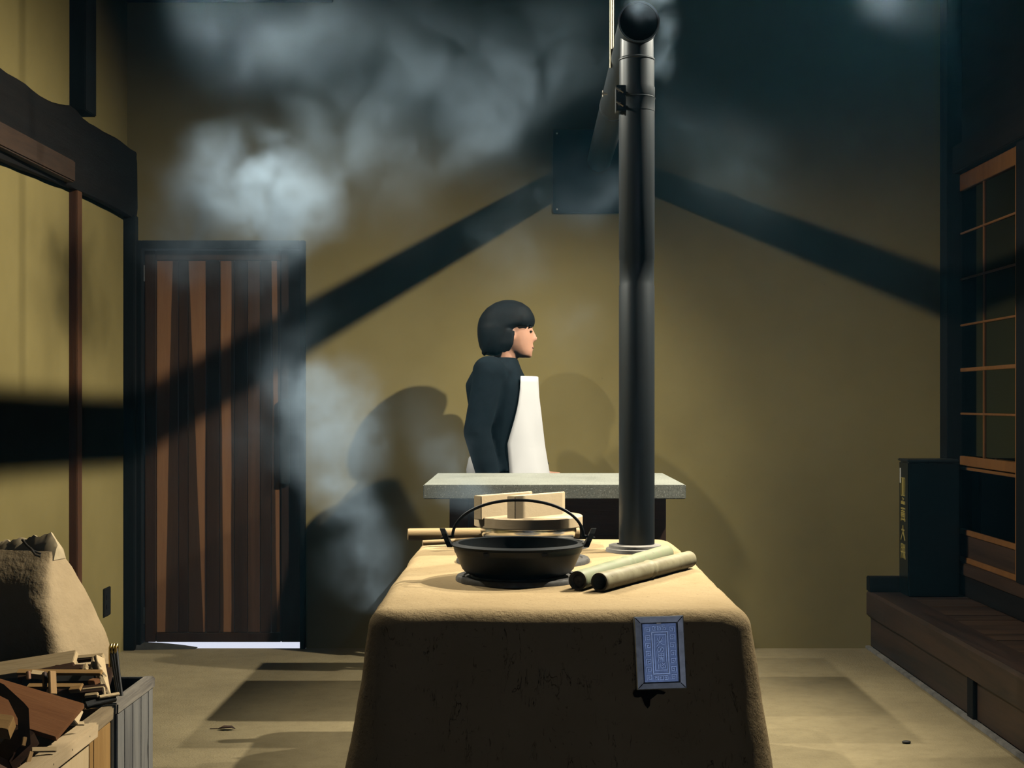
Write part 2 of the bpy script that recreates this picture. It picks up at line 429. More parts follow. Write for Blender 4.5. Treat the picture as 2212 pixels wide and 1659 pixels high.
fr0, fr1 = D-.035, D+.10
for nm, lo, hi in (('door_jamb', (dx0, fr0, 0), (wx(309), fr1, dz1)), ('door_jamb', (wx(650), fr0, 0), (dx1, fr1, dz1)),
                   ('door_head', (wx(309), fr0, wz(538)), (wx(650), fr1, dz1))):
    b = B(); b.box(lo, hi, .003); add(nm, b, 'dark_z', door)
dy0, dy1 = D+.012, D+.05
zb, zt = .028, wz(540)
for nm, lo, hi, mt in (('stile', (wx(311), dy0, zb), (wx(335), dy1, zt), 'door_dark'), ('stile', (wx(606), dy0, zb), (wx(648), dy1, zt), 'door_dark'),
                   ('rail', (wx(335.3), dy0, wz(562)), (wx(605.7), dy1, zt), 'door_mid'), ('rail', (wx(335.3), dy0, zb), (wx(605.7), dy1, wz(1368)), 'door_dark')):
    b = B(); b.box(lo, hi, .003); add(nm, b, mt, door)
pz0, pz1 = wz(1367.5), wz(562.5); ph = pz1-pz0
edges = [335.4, 383, 404, 443, 472, 504, 533, 560, 584, 605.6]
sap = {0: ((0, 0), (36*K, 20*K)), 2: ((0, 33*K), (39*K, 37*K)), 4: ((2*K, 8*K), (27*K, 26*K)), 8: ((0, 12*K), (14*K, 20*K))}
for i, (a, c) in enumerate(zip(edges, edges[1:])):
    b = B(); b.box((wx(a)+.0012, dy0+.007, pz0), (wx(c)-.0012, dy1-.004, pz1), .002)
    mt = sap_wood('door_cedar_streak', *sap[i], pz0, pz1, ph) if i in sap else ('door_dark' if i % 2 else 'door_mid')
    add('plank', b, mt, door, origin=(wx(a), dy0, pz0))
b = B(); b.box((wx(606), dy0-.022, wz(1046)), (wx(626), dy0+.001, wz(862)), .005); add('handle', b, 'black_metal', door, label='long dark pull bar')
for z in (wz(590), wz(1330)):
    b = B(); b.tube([(wx(309.5), dy0-.006, z-.04), (wx(309.5), dy0-.006, z+.04)], .007, 10); add('hinge', b, 'black_metal', door)
b = B(); rings = []
for i in range(25):
    t = i/24; x = XL+t*(wx(425)-XL); hh = .026*(1-t**2.2)+.002; dd = .055*(1-.5*t)
    rings.append([(x, D-dd, 0), (x, D+.02, 0), (x, D+.02, hh), (x, D-dd*.6, hh*(1+.1*math.sin(i*1.7)))])
b.loft(rings); struct('trim_8', b, 'stone_sill', label='low dark stone sill under the door edge', smooth=40)

# ------------------------------------------------------------------ right side: raised platform, glazed sliding door
plat = thing('raised_platform', 'raised dark plank platform along the side wall with worn front beam', 'platform', (1.95, 5.5, 0))
PX = wx(1871); PZ = .285; PY0 = 3.6
b = B(); rings = []
for i in range(41):
    y = PY0+(D-PY0)*i/40
    w1 = .004*noise.noise(Vector((y*3, 1, 0))); w2 = .004*noise.noise(Vector((y*3, 9, 0)))
    rings.append([(PX+w1, y, .168), (PX+.15, y, .168), (PX+.15, y, PZ), (PX+.012, y, PZ+w2*.5), (PX+w1, y, PZ-.012)])
b.loft(rings); add('front_beam', b, 'plat_y', plat)
for y0, y1 in ((PY0, 4.42), (4.50, 5.22), (5.30, D)):
    b = B(); b.box((PX+.022, y0, .012), (PX+.05, y1, .162), .003); add('riser_board', b, 'plat_y', plat)
for y0 in (4.42, 5.22):
    b = B(); b.box((PX+.008, y0+.004, 0), (PX+.06, y0+.076, .166), .003); add('riser_post', b, 'dark_z', plat)
b = B(); b.box((PX-.004, PY0, 0), (PX+.02, D, .014), .002); add('foot_strip', b, 'grey_z', plat)
y = PY0
while y < D-.02:
    y1 = min(y+.128, D-.002)
    b = B(); b.box((PX+.152, y+.0015, PZ-.03), (XR+.30, y1-.0015, PZ-random.uniform(.001, .004)), .002)
    add('plank', b, 'plat_x', plat, origin=(PX+.15, y, PZ-.03)); y = y1
b = B(); b.box((PX, D-.075, PZ), (wx(2030)-.002, D-.002, PZ+.072), .004); add('back_curb', b, 'dark_x', plat)

scr = thing('window_1', 'glazed sliding door with amber sash bars above the platform', None, (XR, 6.3, PZ), kind='structure')
b = B(); b.box((XR-.03, PY0, .385), (XR+.06, D-.13, .442), .004); add('sill_rail', b, 'brown_y', scr)
b = B(); b.box((XR-.02, PY0, PZ), (XR+.06, D-.13, .384), .003); add('sill_board', b, 'dark_y', scr)
b = B(); b.box((XR-.05, PY0, 2.31), (XR+.08, D-.12, 2.44), .004); add('lintel', b, 'dark_y', scr)
b = B(); b.box((XR-.005, PY0, 2.44), (XR+.05, D-.12, TOP), .004); add('upper_boarding', b, 'dark_y', scr)
SY0, SY1 = XR*F/(2206-VX), XR*F/(2057-VX)
def sash(par, y0, y1, x0, amber='screen_wood'):
    def bx(nm, lo, hi, m=amber, pp=par):
        b = B(); b.box(lo, hi, .002); return add(nm, b, m, pp)
    for a, c in ((y0, y0+.032), (y1-.032, y1)):
        bx('stile', (x0, a, .443), (x0+.028, c, 2.305))
    bx('rail', (x0+.002, y0+.032, 2.225), (x0+.026, y1-.032, 2.305))
    bx('rail', (x0+.002, y0+.032, .905), (x0+.026, y1-.032, .95)); bx('rail', (x0+.002, y0+.032, .885), (x0+.02, y1-.032, .898))
    bx('rail', (x0+.002, y0+.032, .575), (x0+.026, y1-.032, .60)); bx('rail', (x0+.002, y0+.032, .443), (x0+.026, y1-.032, .468))
    bx('kick_panel', (x0+.010, y0+.032, .468), (x0+.018, y1-.032, .575), 'brown_y')
    for i, z in enumerate((2.02, 1.80, 1.578, 1.363, 1.153)):
        t = .009 if i in (3,) else .005
        bx('glazing_bar', (x0+.004, y0+.032, z-t), (x0+.022, y1-.032, z+t))
    ym = (y0+y1)/2-.015
    zs = [.95, 1.153, 1.363, 1.578, 1.80, 2.02, 2.225]
    bx('glazing_bar', (x0+.005, ym-.006, .95), (x0+.021, ym+.006, 2.225))
    for a, c in zip(zs, zs[1:]):
        for ya, yb in ((y0+.032, ym-.006), (ym+.006, y1-.032)):
            bx('pane', (x0+.012, ya, a+.005), (x0+.015, yb, c-.005), 'glass')
    bx('pane', (x0+.012, y0+.032, .60), (x0+.015, y1-.032, .885), 'glass')
s1 = add('sliding_sash', B().box((XR-.012, SY0+.001, .4425), (XR+.012, SY0+.03, .4435)), 'screen_wood', scr)
sash(s1, SY0, SY1, XR-.015)
s2 = add('sliding_sash', B().box((XR+.03, SY0-.7, .4425), (XR+.05, SY0-.69, .4435)), 'screen_wood', scr)
sash(s2, SY0-.52, SY0+.4, XR+.022)
b = B(); b.box((XR-.03, SY0-.14, .443), (XR+.02, SY0-.02, 2.31), .003); add('door_post', b, 'dark_z', scr)

# black cabinet with vertical gold lettering on its side
CX, CY0, CY1, CZ = wx(1942)+.0, 6.58, 6.74, .925
CX = (1942-VX)*CY1/F
cab = thing('signboard_case', 'black lacquered upright case with gold lettering on its narrow side', 'signboard', (CX+.12, 6.66, PZ))
b = B(); b.box((CX, CY0, PZ), (XR-.052, CY1, CZ), .006); add('case_body', b, 'lacquer', cab)
b = B(); b.box((CX-.006, CY0-.006, CZ), (XR-.055, CY1+.004, CZ+.012), .004); add('case_top', b, 'black_metal', cab)
def strokes(name, lines, y0, y1, z0, z1, mat, par, t=.006):
    """flat brush strokes; line coordinates run 0..1 across the side face and 0..1 upward"""
    b = B()
    for ln in lines:
        pts = [Vector((CX-.0015, y1+(y0-y1)*u, z0+(z1-z0)*v)) for u, v in ln]
        for p, q in zip(pts, pts[1:]):
            d = (q-p).normalized(); s = Vector((0, -d.z, d.y))*t/2; e = d*t*.4
            mt = [p-e-s, q+e-s, q+e+s, p-e+s]
            b.loft([[m+Vector((.0012, 0, 0)) for m in mt], [m-Vector((.0008, 0, 0)) for m in mt]])
    return add(name, b, mat, par)
ya, yb = CY0+.045, CY0+.125
def fz(py): return H-(py-VY)*6.66/F
strokes('lettering', [[(.5, 0), (.5, 1)]], CY1-.035, CY1-.02, fz(1042), fz(1014), 'chalk', cab, .012)
strokes('lettering', [[(.5, .05), (.5, .95)]], ya, yb, fz(1068), fz(1035), 'gold', cab, .022)
strokes('lettering', [[(.1, -.08), (.9, -.08), (.9, 1.08), (.1, 1.08), (.1, -.08)]], ya, yb, fz(1068), fz(1035), 'gold', cab, .003)
strokes('lettering', [[(.35, 1), (.65, .85)], [(.5, .9), (.5, .45)], [(.1, .4), (.9, .4), (.9, .05), (.1, .05), (.1, .4)], [(.1, .2), (.9, .2)]], ya, yb, fz(1089), fz(1076), 'gold', cab, .005)
strokes('lettering', [[(.1, .95), (.9, .95)], [(.5, 1), (.5, .6)], [(.15, .75), (.85, .75)], [(.1, .6), (.9, .6), (.9, .35), (.1, .35), (.1, .6)], [(.1, .48), (.9, .48)], [(.5, .35), (.5, .1)], [(.05, .1), (.95, .1)], [(.2, .3), (.1, 0)], [(.8, .3), (.9, 0)]], ya, yb, fz(1125), fz(1097), 'gold', cab, .006)
strokes('lettering', [[(.5, 1), (.5, .6), (.1, 0)], [(.5, .6), (.9, 0)], [(.25, .7), (.75, .7)]], ya, yb, fz(1166), fz(1136), 'gold', cab, .007)
strokes('lettering', [[(.1, 1), (.1, .5)], [(.1, 1), (.45, 1), (.45, .5)], [(.1, .75), (.45, .75)], [(.6, 1), (.6, .5)], [(.6, .8), (.9, .8)], [(.9, 1), (.9, .5)], [(.05, .45), (.95, .45)], [(.2, .35), (.1, 0)], [(.45, .35), (.4, .05)], [(.65, .35), (.7, .05)], [(.85, .35), (.95, 0)]], ya, yb, fz(1206), fz(1176), 'gold', cab, .006)

# outlet cover on the left wall
def YL(px): return XL*F/(px-VX)
out = thing('wall_outlet', 'black outlet cover low on the ochre side wall', 'outlet', (XL, YL(228), .21))
oy0, oy1 = YL(222), YL(236); oz0, oz1 = .212, .345
b = B(); b.box((XL, oy0, oz0), (XL+.008, oy1, oz1), .003); add('cover_plate', b, 'switch', out)
for k in (0, 1):
    b = B(); zc = oz0+.045+k*.045; b.box((XL+.008, oy0+.028, zc-.012), (XL+.0105, oy1-.028, zc+.012), .001); add('socket', b, 'black_metal', out)

# ------------------------------------------------------------------ clay stove
KX, KHW, KY0, KY1, KZ = .0865, .458, 3.25, 5.0, .72
def rrect(cx, cyy, hx, hy, r, n=10):
    pts = []
    for q, (sx, sy) in enumerate(((1, 1), (-1, 1), (-1, -1), (1, -1))):
        for i in range(n+1):
            a = PI/2*(q+i/n); pts.append((cx+sx*(hx-r)+r*math.cos(a), cyy+sy*(hy-r)+r*math.sin(a)))
    # straight edges get extra points
    out = []
    for i, p in enumerate(pts):
        q = pts[(i+1) % len(pts)]; d = math.dist(p, q); out.append(p)
        if d > .1:
            m = int(d/.05)
            for k in range(1, m): out.append((p[0]+(q[0]-p[0])*k/m, p[1]+(q[1]-p[1])*k/m))
    return out
stove = thing('clay_stove', 'ochre straw-clay cooking stove with flared sides and rounded top', 'stove', (KX, (KY0+KY1)/2, 0))
kc = (KY0+KY1)/2; khy = (KY1-KY0)/2
prof = []
R0 = .05
for i in range(16):
    z = (KZ-R0)*i/15; prof.append(((KZ-R0-z)*.16+.035*max(0, 1-z/.1)**2, z))
for i in range(1, 9):
    a = PI/2*i/8; prof.append((-R0*(1-math.cos(a)), KZ-R0+R0*math.sin(a)))
n_plan = None
rings = []
for off, z in prof:
    rings.append([(x, y, z) for x, y in rrect(KX, kc, KHW, khy, .085)])
rings2 = []
for (off, z), r in zip(prof, rings):
    ring = []
    for x, y, _ in r:
        # outward direction of the plan
        ux = max(-1, min(1, (x-KX-math.copysign(min(abs(x-KX), KHW-.085), x-KX))/.085))
        uy = max(-1, min(1, (y-kc-math.copysign(min(abs(y-kc), khy-.085), y-kc))/.085))
        l = math.hypot(ux, uy) or 1; ux /= l; uy /= l
        wob = .007*noise.noise(Vector((x*3, y*3, z*3)))+.003*noise.noise(Vector((x*11, y*11, z*11)))
        lift = .004*noise.noise(Vector((x*4, y*4, 5))) if z > .6 else 0
        ring.append((x+ux*(off+wob), y+uy*(off+wob), z+lift))
    rings2.append(ring)
# top: shrink the plan inward in a few steps
last = rings2[-1]
for t in (.93, .8, .6, .35, .12):
    rings2.append([(KX+(x-KX)*t, kc+(y-kc)*t, KZ+.003*noise.noise(Vector((x*t*4, y*t*4, 2)))) for x, y, z in last])
b = B(); b.loft(rings2); add('stove_body', b, 'clay', stove, smooth=60)
RY = [(-.012, 3.83, .174), (.0, 4.26, .205), (.02, 4.72, .205)]
for i, (rx, ry, rr) in enumerate(RY):
    b = B(); b.lathe([(rr-.07, .002), (rr-.07, .011), (rr-.045, .013), (rr-.042, .009), (rr-.025, .009), (rr-.022, .013), (rr-.004, .012), (rr, .006), (rr, -.004), (rr-.07, -.004)], (rx, ry, KZ+.001), n=64, closed_prof=True)
    add('burner_ring', b, 'ring', stove, smooth=35)
b = B(); b.lathe([(RY[1][2]-.06, .0), (RY[1][2]-.06, .016), (.05, .020), (.03, .026), (.0, .026)], (RY[1][0], RY[1][1], KZ+.002), n=48)
add('burner_cover', b, 'ring', stove, smooth=35)
# fire mouths low in the side, facing the plank door
for y in (3.83, 4.6):
    b = B(); xs = KX-KHW-.16*(KZ-R0-.3)
    prism = [(-.12, -.13), (.12, -.13), (.12, .06), (.07, .12), (-.07, .12), (-.12, .06)]
    b.loft([[(xs-.004+.16*u_v[1], y+u_v[0], .3+u_v[1]) for u_v in prism], [(xs+.1, y+u_v[0], .3+u_v[1]) for u_v in prism]])
    add('fire_mouth', b, 'matt_black', stove)

# tile plaque on the stove's front
TY = KY0-.16*(KZ-R0-.60)-.012
ts = .1567*TY/F                                  # metres per unit of the drawing below
plq = thing('tile_plaque', 'framed blue-grey tile with raised characters on the stove front', 'plaque', ((1425.5-VX)*TY/F, TY, H-(1410-VY)*TY/F))
plq.rotation_euler = (math.radians(-9.1), math.radians(-1.9), 0)
PW = world_of(plq)
def tl(x, y, d=0): return PW @ Vector(((x-806)*ts, -d, -(y-832)*ts*1.012))
def tring(x0, y0, x1, y1, d): return [tl(x0, y0, d), tl(x1, y0, d), tl(x1, y1, d), tl(x0, y1, d)]
b = B(); b.loft([tring(465, 338, 1147, 1318, -.02), tring(465, 338, 1147, 1318, .011), tring(476, 349, 1136, 1307, .0128),
                 tring(548, 424, 1064, 1236, .0118), tring(552, 428, 1060, 1232, .001), tring(552, 428, 1060, 1232, -.008)], cap0=True, cap1=True)
add('tile_frame', b, 'tile_frame', plq)
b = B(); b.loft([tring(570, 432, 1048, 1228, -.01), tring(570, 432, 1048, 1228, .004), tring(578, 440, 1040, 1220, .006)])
for xa, ya_, xb, yb_ in ((482, 355, 546, 422), (1130, 355, 1066, 422), (1130, 1301, 1066, 1238), (482, 1301, 546, 1238)):
    gb = B(); L_ = math.hypot(xb-xa, yb_-ya_); nx_, ny_ = -(yb_-ya_)/L_*5, (xb-xa)/L_*5
    gb.loft([[tl(x, y, dd) for x, y in ((xa-nx_, ya_-ny_), (xb-nx_, yb_-ny_), (xb+nx_, yb_+ny_), (xa+nx_, ya_+ny_))] for dd in (.010, .0133)])
    add('mitre_joint', gb, 'matt_black', plq)
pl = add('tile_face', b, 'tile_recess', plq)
def ridge(name, lines, wd, d0, d1, par, mat='tile'):
    b = B(); d1 += .0022
    for ln in lines:
        for (xa, ya_), (xb, yb_) in zip(ln, ln[1:]):
            dx, dy = xb-xa, yb_-ya_; L = math.hypot(dx, dy) or 1; dx /= L; dy /= L
            nx, ny = -dy*wd/2, dx*wd/2; ex, ey = dx*wd*.45, dy*wd*.45
            q = [(xa-ex-nx, ya_-ey-ny), (xb+ex-nx, yb_+ey-ny), (xb+ex+nx, yb_+ey+ny), (xa-ex+nx, ya_-ey+ny)]
            cx, cyy = (xa+xb)/2, (ya_+yb_)/2
            q2 = [(x+(nx if k in (0, 1) else -nx)*.4, y+(ny if k in (0, 1) else -ny)*.4) for k, (x, y) in enumerate(q)]
            b.loft([[tl(x, y, d0) for x, y in q], [tl(x, y, d1-.0006) for x, y in q], [tl(x, y, d1) for x, y in q2]])
    return add(name, b, mat, par)
ridge('tile_border', [[(700, 552), (918, 552), (918, 1110), (700, 1110), (700, 552)]], 20, .004, .0085, pl)
ridge('tile_border', [[(730, 588), (888, 588), (888, 1062), (730, 1062), (730, 588)]], 14, .004, .0085, pl)
chars = {
 'character': [
  [[(772, 640), (790, 668)], [(842, 632), (822, 668)], [(806, 615), (806, 668), (795, 700), (765, 738)], [(768, 690), (845, 672)], [(808, 690), (830, 712), (866, 728)]],
  [[(818, 765), (806, 800), (786, 818), (768, 800), (772, 772), (796, 752), (828, 752), (850, 772), (848, 800), (826, 820)]],
  [[(782, 845), (782, 905), (768, 955)], [(782, 845), (850, 845), (850, 950)], [(782, 868), (850, 868)], [(782, 892), (850, 892)], [(815, 845), (815, 935)], [(800, 912), (834, 912), (834, 945)], [(800, 912), (796, 945)]],
  [[(775, 990), (772, 1042)], [(796, 975), (800, 1012), (826, 1036), (852, 1026)], [(822, 968), (838, 990), (860, 968)], [(858, 992), (872, 1036)], [(812, 990), (836, 1012)]],
 ]}
for c in chars['character']:
    ridge('raised_character', c, 13, .004, .0088, pl)
def meander(x, y, s, flip=1, horiz=False):
    pts = [(-.5, .5), (-.5, -.5), (.5, -.5), (.5, .35), (-.12, .35), (-.12, -.08), (.2, -.08)]
    return [(x+flip*(u*s if not horiz else v*s), y+(v*s if not horiz else u*s)) for u, v in pts]
segs = []
for i in range(7):
    segs.append(meander(640, 520+i*106, 62)); segs.append(meander(982, 520+i*106, 62, -1))
for x in (742, 806, 870):
    segs.append(meander(x, 500, 50, 1, True)); segs.append(meander(x, 1164, 50, -1, True))
ridge('meander_border', segs, 12, .004, .0082, pl)
b = B(); b.loft([tring(768, 428, 838, 446, .002), tring(768, 428, 838, 446, .010), tring(772, 431, 834, 443, .011)]); add('hanging_clip', b, 'bolt', plq)
# black blotch below the plaque
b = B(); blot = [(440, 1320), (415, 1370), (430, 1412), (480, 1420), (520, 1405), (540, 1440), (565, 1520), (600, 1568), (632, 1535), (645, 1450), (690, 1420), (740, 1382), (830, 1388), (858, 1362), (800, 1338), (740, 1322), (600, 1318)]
b.loft([[tl(x, y, -.006) for x, y in blot], [tl(x, y, .0035) for x, y in blot]]); add('black_blotch', b, 'matt_black', plq)

# ------------------------------------------------------------------ flue
PXc, PYc, PR = .373, 4.56, .0585
flue = thing('stove_pipe', 'satin black stove pipe rising from the clay stove to the back wall', 'stove pipe', (PXc, PYc, KZ))
ZT = 2.435
def zpy(py, y=PYc): return H-(py-VY)*y/F
b = B(); b.lathe([(PR, KZ+.004-0), (PR, zpy(618)), (PR-.0015, zpy(616)), (PR-.0015, zpy(563)), (PR, zpy(561)), (PR, zpy(240))], (PXc, PYc, 0), n=56); add('lower_pipe', b, 'pipe', flue, smooth=30)
b = B(); b.lathe([(PR+.001, zpy(242)), (PR+.001, zpy(216)), (PR+.003, zpy(213)), (PR-.0005, zpy(211)), (PR+.001, zpy(208)), (PR+.001, zpy(190))], (PXc, PYc, 0), n=56); add('clamp_band', b, 'pipe', flue, smooth=30)
b = B(); b.lathe([(PR-.001, zpy(190)), (PR-.001, zpy(133)), (PR+.0012, zpy(131)), (PR+.0012, zpy(129)), (PR-.003, zpy(126)), (PR-.004, ZT-.02)], (PXc, PYc, 0), n=56); add('upper_pipe', b, 'pipe', flue, smooth=30)
TR = .0635
b = B(); b.lathe([(TR, -.075), (TR+.003, -.078), (TR+.003, -.082), (TR-.001, -.084), (TR-.003, -.080), (TR-.003, .155), (TR, .155)], (PXc, PYc, ZT), axis=Vector((0, 1, 0)), n=56, closed_prof=True); add('tee_pipe', b, 'pipe', flue, smooth=30)
b = B(); b.lathe([(TR-.0035, -.078), (TR-.0035, .13), (0, .13)], (PXc, PYc, ZT), axis=Vector((0, 1, 0)), n=48); add('black_lining', b, 'matt_black', flue, smooth=30)  # added black liner and end disc stand in for shade in the mouth
b = B(); b.lathe([(TR-.002, -.083), (TR+.0035, -.083), (TR+.0035, -.088), (TR-.002, -.088)], (PXc, PYc, ZT), axis=Vector((0, 1, 0)), n=48, closed_prof=True); add('bright_rim', b, 'bolt', flue, smooth=30)  # bright metal puts the rim highlight into the colour
e0 = Vector((PXc, PYc+.15, ZT)); e1 = Vector((PXc, D+.02, 2.395)); ax = (e1-e0); L = ax.length; ym = 5.62
tj = (ym-PYc-.15)/L
b = B(); b.lathe([(PR+.001, 0), (PR+.001, tj*L), (PR+.003, tj*L+.005), (PR, tj*L+.01), (PR, tj*L+.05), (PR+.003, tj*L+.055), (PR, tj*L+.06), (PR, L)], e0, axis=ax, n=56); add('horizontal_pipe', b, 'pipe', flue, smooth=30)
b = B(); b.lathe([(.0, 0), (.055, 0), (.055, .002), (0, .002)], (PXc, PYc+.02, ZT), axis=Vector((.15, .45, .85)), n=32); add('damper_blade', b, 'pipe', flue)
# clamp bracket
bx0 = PXc-PR-.012
b = B(); b.box((bx0, PYc-.035, zpy(245)), (bx0+.004, PYc+.012, zpy(190)), .001); b.box((bx0, PYc-.045, zpy(245)), (bx0+.034, PYc-.041, zpy(190)), .001); b.box((bx0+.004, PYc-.045, zpy(193)), (bx0+.03, PYc-.005, zpy(190.5)), .0005); b.box((bx0+.004, PYc-.045, zpy(244.5)), (bx0+.03, PYc-.005, zpy(242)), .0005)
br = add('clamp_bracket', b, 'black_metal', flue)
for py in (202, 231):
    b = B(); z = zpy(py); xc = bx0+.011
    b.lathe([(0, 0), (.0065, 0), (.0065, .006), (.003, .006), (.003, .016), (0, .016)], (xc, PYc-.045, z), axis=Vector((0, -1, 0)), n=6)
    b.tube([(xc-.012, PYc-.052, z+.007), (xc, PYc-.054, z), (xc+.012, PYc-.052, z-.008)], .0035, 8); add('wing_bolt', b, 'bolt', br)
b = B(); zc = 2.375; b.tube([(PXc-PR+.004, 5.25, zc), (PXc-PR-.016, 5.25, zc)], .005, 8); b.tube([(PXc-PR-.012, 5.25, zc-.012), (PXc-PR-.012, 5.25, zc+.012)], .0035, 8); add('wing_bolt', b, 'bolt', flue)
b = B(); b.lathe([(PR+.001, 0), (PR+.038, 0), (PR+.036, .010), (PR+.028, .012), (PR+.027, .021), (PR+.012, .024), (PR+.001, .024)], (PXc-.006, PYc, KZ), n=48, closed_prof=True); add('base_collar', b, 'mortar', flue, smooth=30)

px0, px1, pz0_, pz1_ = wx(1195), wx(1391), wz(461), wz(281)
fp = thing('flue_plate', 'square blue-black metal plate where the pipe meets the wall', 'plate', ((px0+px1)/2, D, pz0_))
b = B(); b.box((px0, D-.012, pz0_), (px1, D, pz1_), .002); add('plate_sheet', b, 'plate', fp)
for x in (px0+.018, px1-.018):
    for z in (pz0_+.018, pz1_-.018):
        b = B(); b.lathe([(0, 0), (.005, 0), (.004, .003), (0, .004)], (x, D-.012, z), axis=Vector((0, -1, 0)), n=10); add('screw', b, 'bolt', fp)
ry_ = 4.95; rx_ = (1319.5-VX)*ry_/F
b = B(); b.tube([(rx_, ry_, 2.40), (rx_+.001, ry_, TOP)], .0048, 10); b.tube([(rx_+.0075, ry_, 2.41), (rx_+.009, ry_, TOP)], .0028, 8)
o = add('hanger_rod', b, 'rod', None, origin=(rx_, ry_, 2.40), smooth=40); tag(o, 'thin pale metal rod hanging the horizontal pipe from the ceiling', 'rod')

# ------------------------------------------------------------------ pots on the stove
ic = Vector((-.014, 3.83, KZ+.012))
pot = thing('iron_pot', 'black cast iron hanging pot with arched wire handle on front burner', 'pot', ic)
prof = [(0, -.010), (.06, -.008), (.11, .001), (.144, .010), (.154, .020), (.173, .064), (.175, .066), (.178, .080), (.184, .083), (.184, .087), (.170, .092), (.165, .090), (.163, .070), (.149, .024), (.137, .015), (.1, .007), (.05, .001), (0, .0)]
b = B(); b.lathe(prof, ic, n=72); pb = add('pot_body', b, 'cast', pot, smooth=35)
for s in (-1, 1):
    b = B(); x0 = ic.x+s*.176; zr = ic.z+.080
    pts = [(-.030, 0), (.030, 0), (.026, .016), (.016, .036), (.007, .049), (-.007, .049), (-.016, .036), (-.026, .016)]
    b.loft([[(x0+s*(.004+.45*max(v, 0)), ic.y+u, zr+v) for u, v in pts], [(x0+s*(.018+.45*max(v, 0)), ic.y+u, zr+v) for u, v in pts]])
    add('ear', b, 'cast', pot)
    b = B(); b.tube([(x0+s*.000, ic.y, zr+.030), (x0+s*.036, ic.y, zr+.022)], .0035, 10); add('ear_pin', b, 'cast', pot)
pts = []
for i in range(41):
    t = i/40; a = PI*t
    pts.append((ic.x-.181*math.cos(a)*(1-.05*math.sin(a)), ic.y+.0, ic.z+.104+.103*math.sin(a)**.82))
b = B(); b.tube(pts, .0042, 12); add('bail_handle', b, 'cast', pot, smooth=40)
for px in (1051, 1176):
    x = (px-VX)*3.66/F; b = B(); yy = ic.y-math.sqrt(.178**2-(x-ic.x)**2); b.box((x-.009, yy-.003, ic.z+.068), (x+.009, yy+.012, ic.z+.080), .003); add('rim_lug', b, 'cast', pot)

sc = Vector((.018, 4.74, KZ+.012))
sp = thing('steel_pot', 'polished steel pot with wooden lid on the rear burner', 'pot', sc)
b = B(); b.lathe([(0, 0), (.12, 0), (.135, .004), (.155, .015), (.164, .038), (.163, .050), (.168, .052), (.168, .055), (.158, .055), (.150, .018), (.12, .008), (0, .006)], sc, n=72); add('pot_body', b, 'steel', sp, smooth=40)
lz = sc.z+.0555
lid = thing('pot_lid', 'round pale wooden lid with two upright battens on the steel pot', 'lid', (sc.x, sc.y, lz))
b = B(); b.lathe([(0, 0), (.181, 0), (.185, .003), (.185, .034), (.181, .037), (0, .037)], (sc.x, sc.y, lz), n=80); add('lid_board', b, 'lid', lid, smooth=35)
def batten(x, y, ang, L, t, zc0, z1, cut):
    m = Matrix.Translation((x, y, 0)) @ Matrix.Rotation(ang, 4, 'Z')
    b = B(); b.prism([(0, 0), (L-cut, 0), (L, cut*.55), (L, t), (0, t)], zc0, z1, m, .002); return b
zz = lz+.037
bt = batten((1109-VX)*4.59/F+.006, 4.575, math.radians(50), .30, .036, zz-.010, zz+.074, .05); add('batten', bt, 'lid', lid)
bt = batten((1037-VX)*4.62/F+.004, 4.625, math.radians(50), .30, .034, zz-.008, zz+.072, .05); add('batten', bt, 'lid', lid)
# bits of paper on the rim behind the pot
b = B(); rings = [[(P(1222+i*5, 1171-i*.9, 4.02)+Vector((0, dy, dz))) for dy, dz in ((0, 0), (.03, .004), (.03, .0055), (0, .0015))] for i in range(5)]
b.loft(rings); o = add('paper_scrap', b, 'chalk', None, origin=P(1228, 1171, 4.02)); 
bpy.data.objects.remove(o)

# bamboo tubes
def bamboo(name, label, a, c, r, mat, hollow, node_at):
    a, c = Vector(a), Vector(c); d = c-a; L = d.length
    t = thing(name, label, 'bamboo tube', (a.x, a.y, KZ), 'bamboo tubes on the stove')
    q = d.normalized().to_track_quat('X', 'Z')
    prof = [(r*.78, 0.0), (r*.93, 0), (r, .003)]
    for i in range(1, 60):
        s = L*i/60; e = abs(s-L*node_at)
        prof.append((r*(1+.012*math.sin(i*.5)+(.09 if e < L/110 else 0)-(.05 if L/110 <= e < L/22 else 0)), s))
    prof += [(r, L-.003), (r*.93, L), (r*.78, L)]
    b = B(); b.lathe(prof[1:-1]+[(r*.80, L), (r*.80, 0)], a, axis=d, n=32, closed_prof=True)
    me = b.mesh('culm', 40); o = add('culm', me, mat, t)
    b = B(); dep = .10 if hollow else .006
    b.lathe([(0, dep), (r*.45, dep-.002 if not hollow else dep), (r*.6, dep+.003), (r*.82, dep-.001), (r*.82, dep+.01), (0, dep+.01)], a, axis=d, n=24)
    add('inner_node', b, 'bamboo_dark' if hollow else 'bamboo_cut', t)
    b = B(); b.lathe([(0, L-.05), (r*.82, L-.05), (r*.82, L-.04), (0, L-.04)], a, axis=d, n=24); add('inner_node', b, 'bamboo_cut', t)
    for s_, w_ in ((0.0, -.0008), (L, .0008)):
        b = B(); b.lathe([(r*.80, s_-.0008), (r*.975, s_-.0008), (r*.975, s_+.0008), (r*.80, s_+.0008)], a, axis=d, n=32, closed_prof=True); add('cut_end', b, 'bamboo_cut', t)
    return t
bamboo('bamboo_tube', 'dry bamboo tube with open hollow end lying on the stove', (.196, 3.57, KZ+.0265), (.489, 4.09, KZ+.0265), .0245, 'bamboo', True, .52)
bamboo('bamboo_tube', 'greener bamboo tube with closed node end beside the hollow one', (.141, 3.60, KZ+.0265), (.436, 4.24, KZ+.0275), .0255, 'bamboo_green', False, .52)

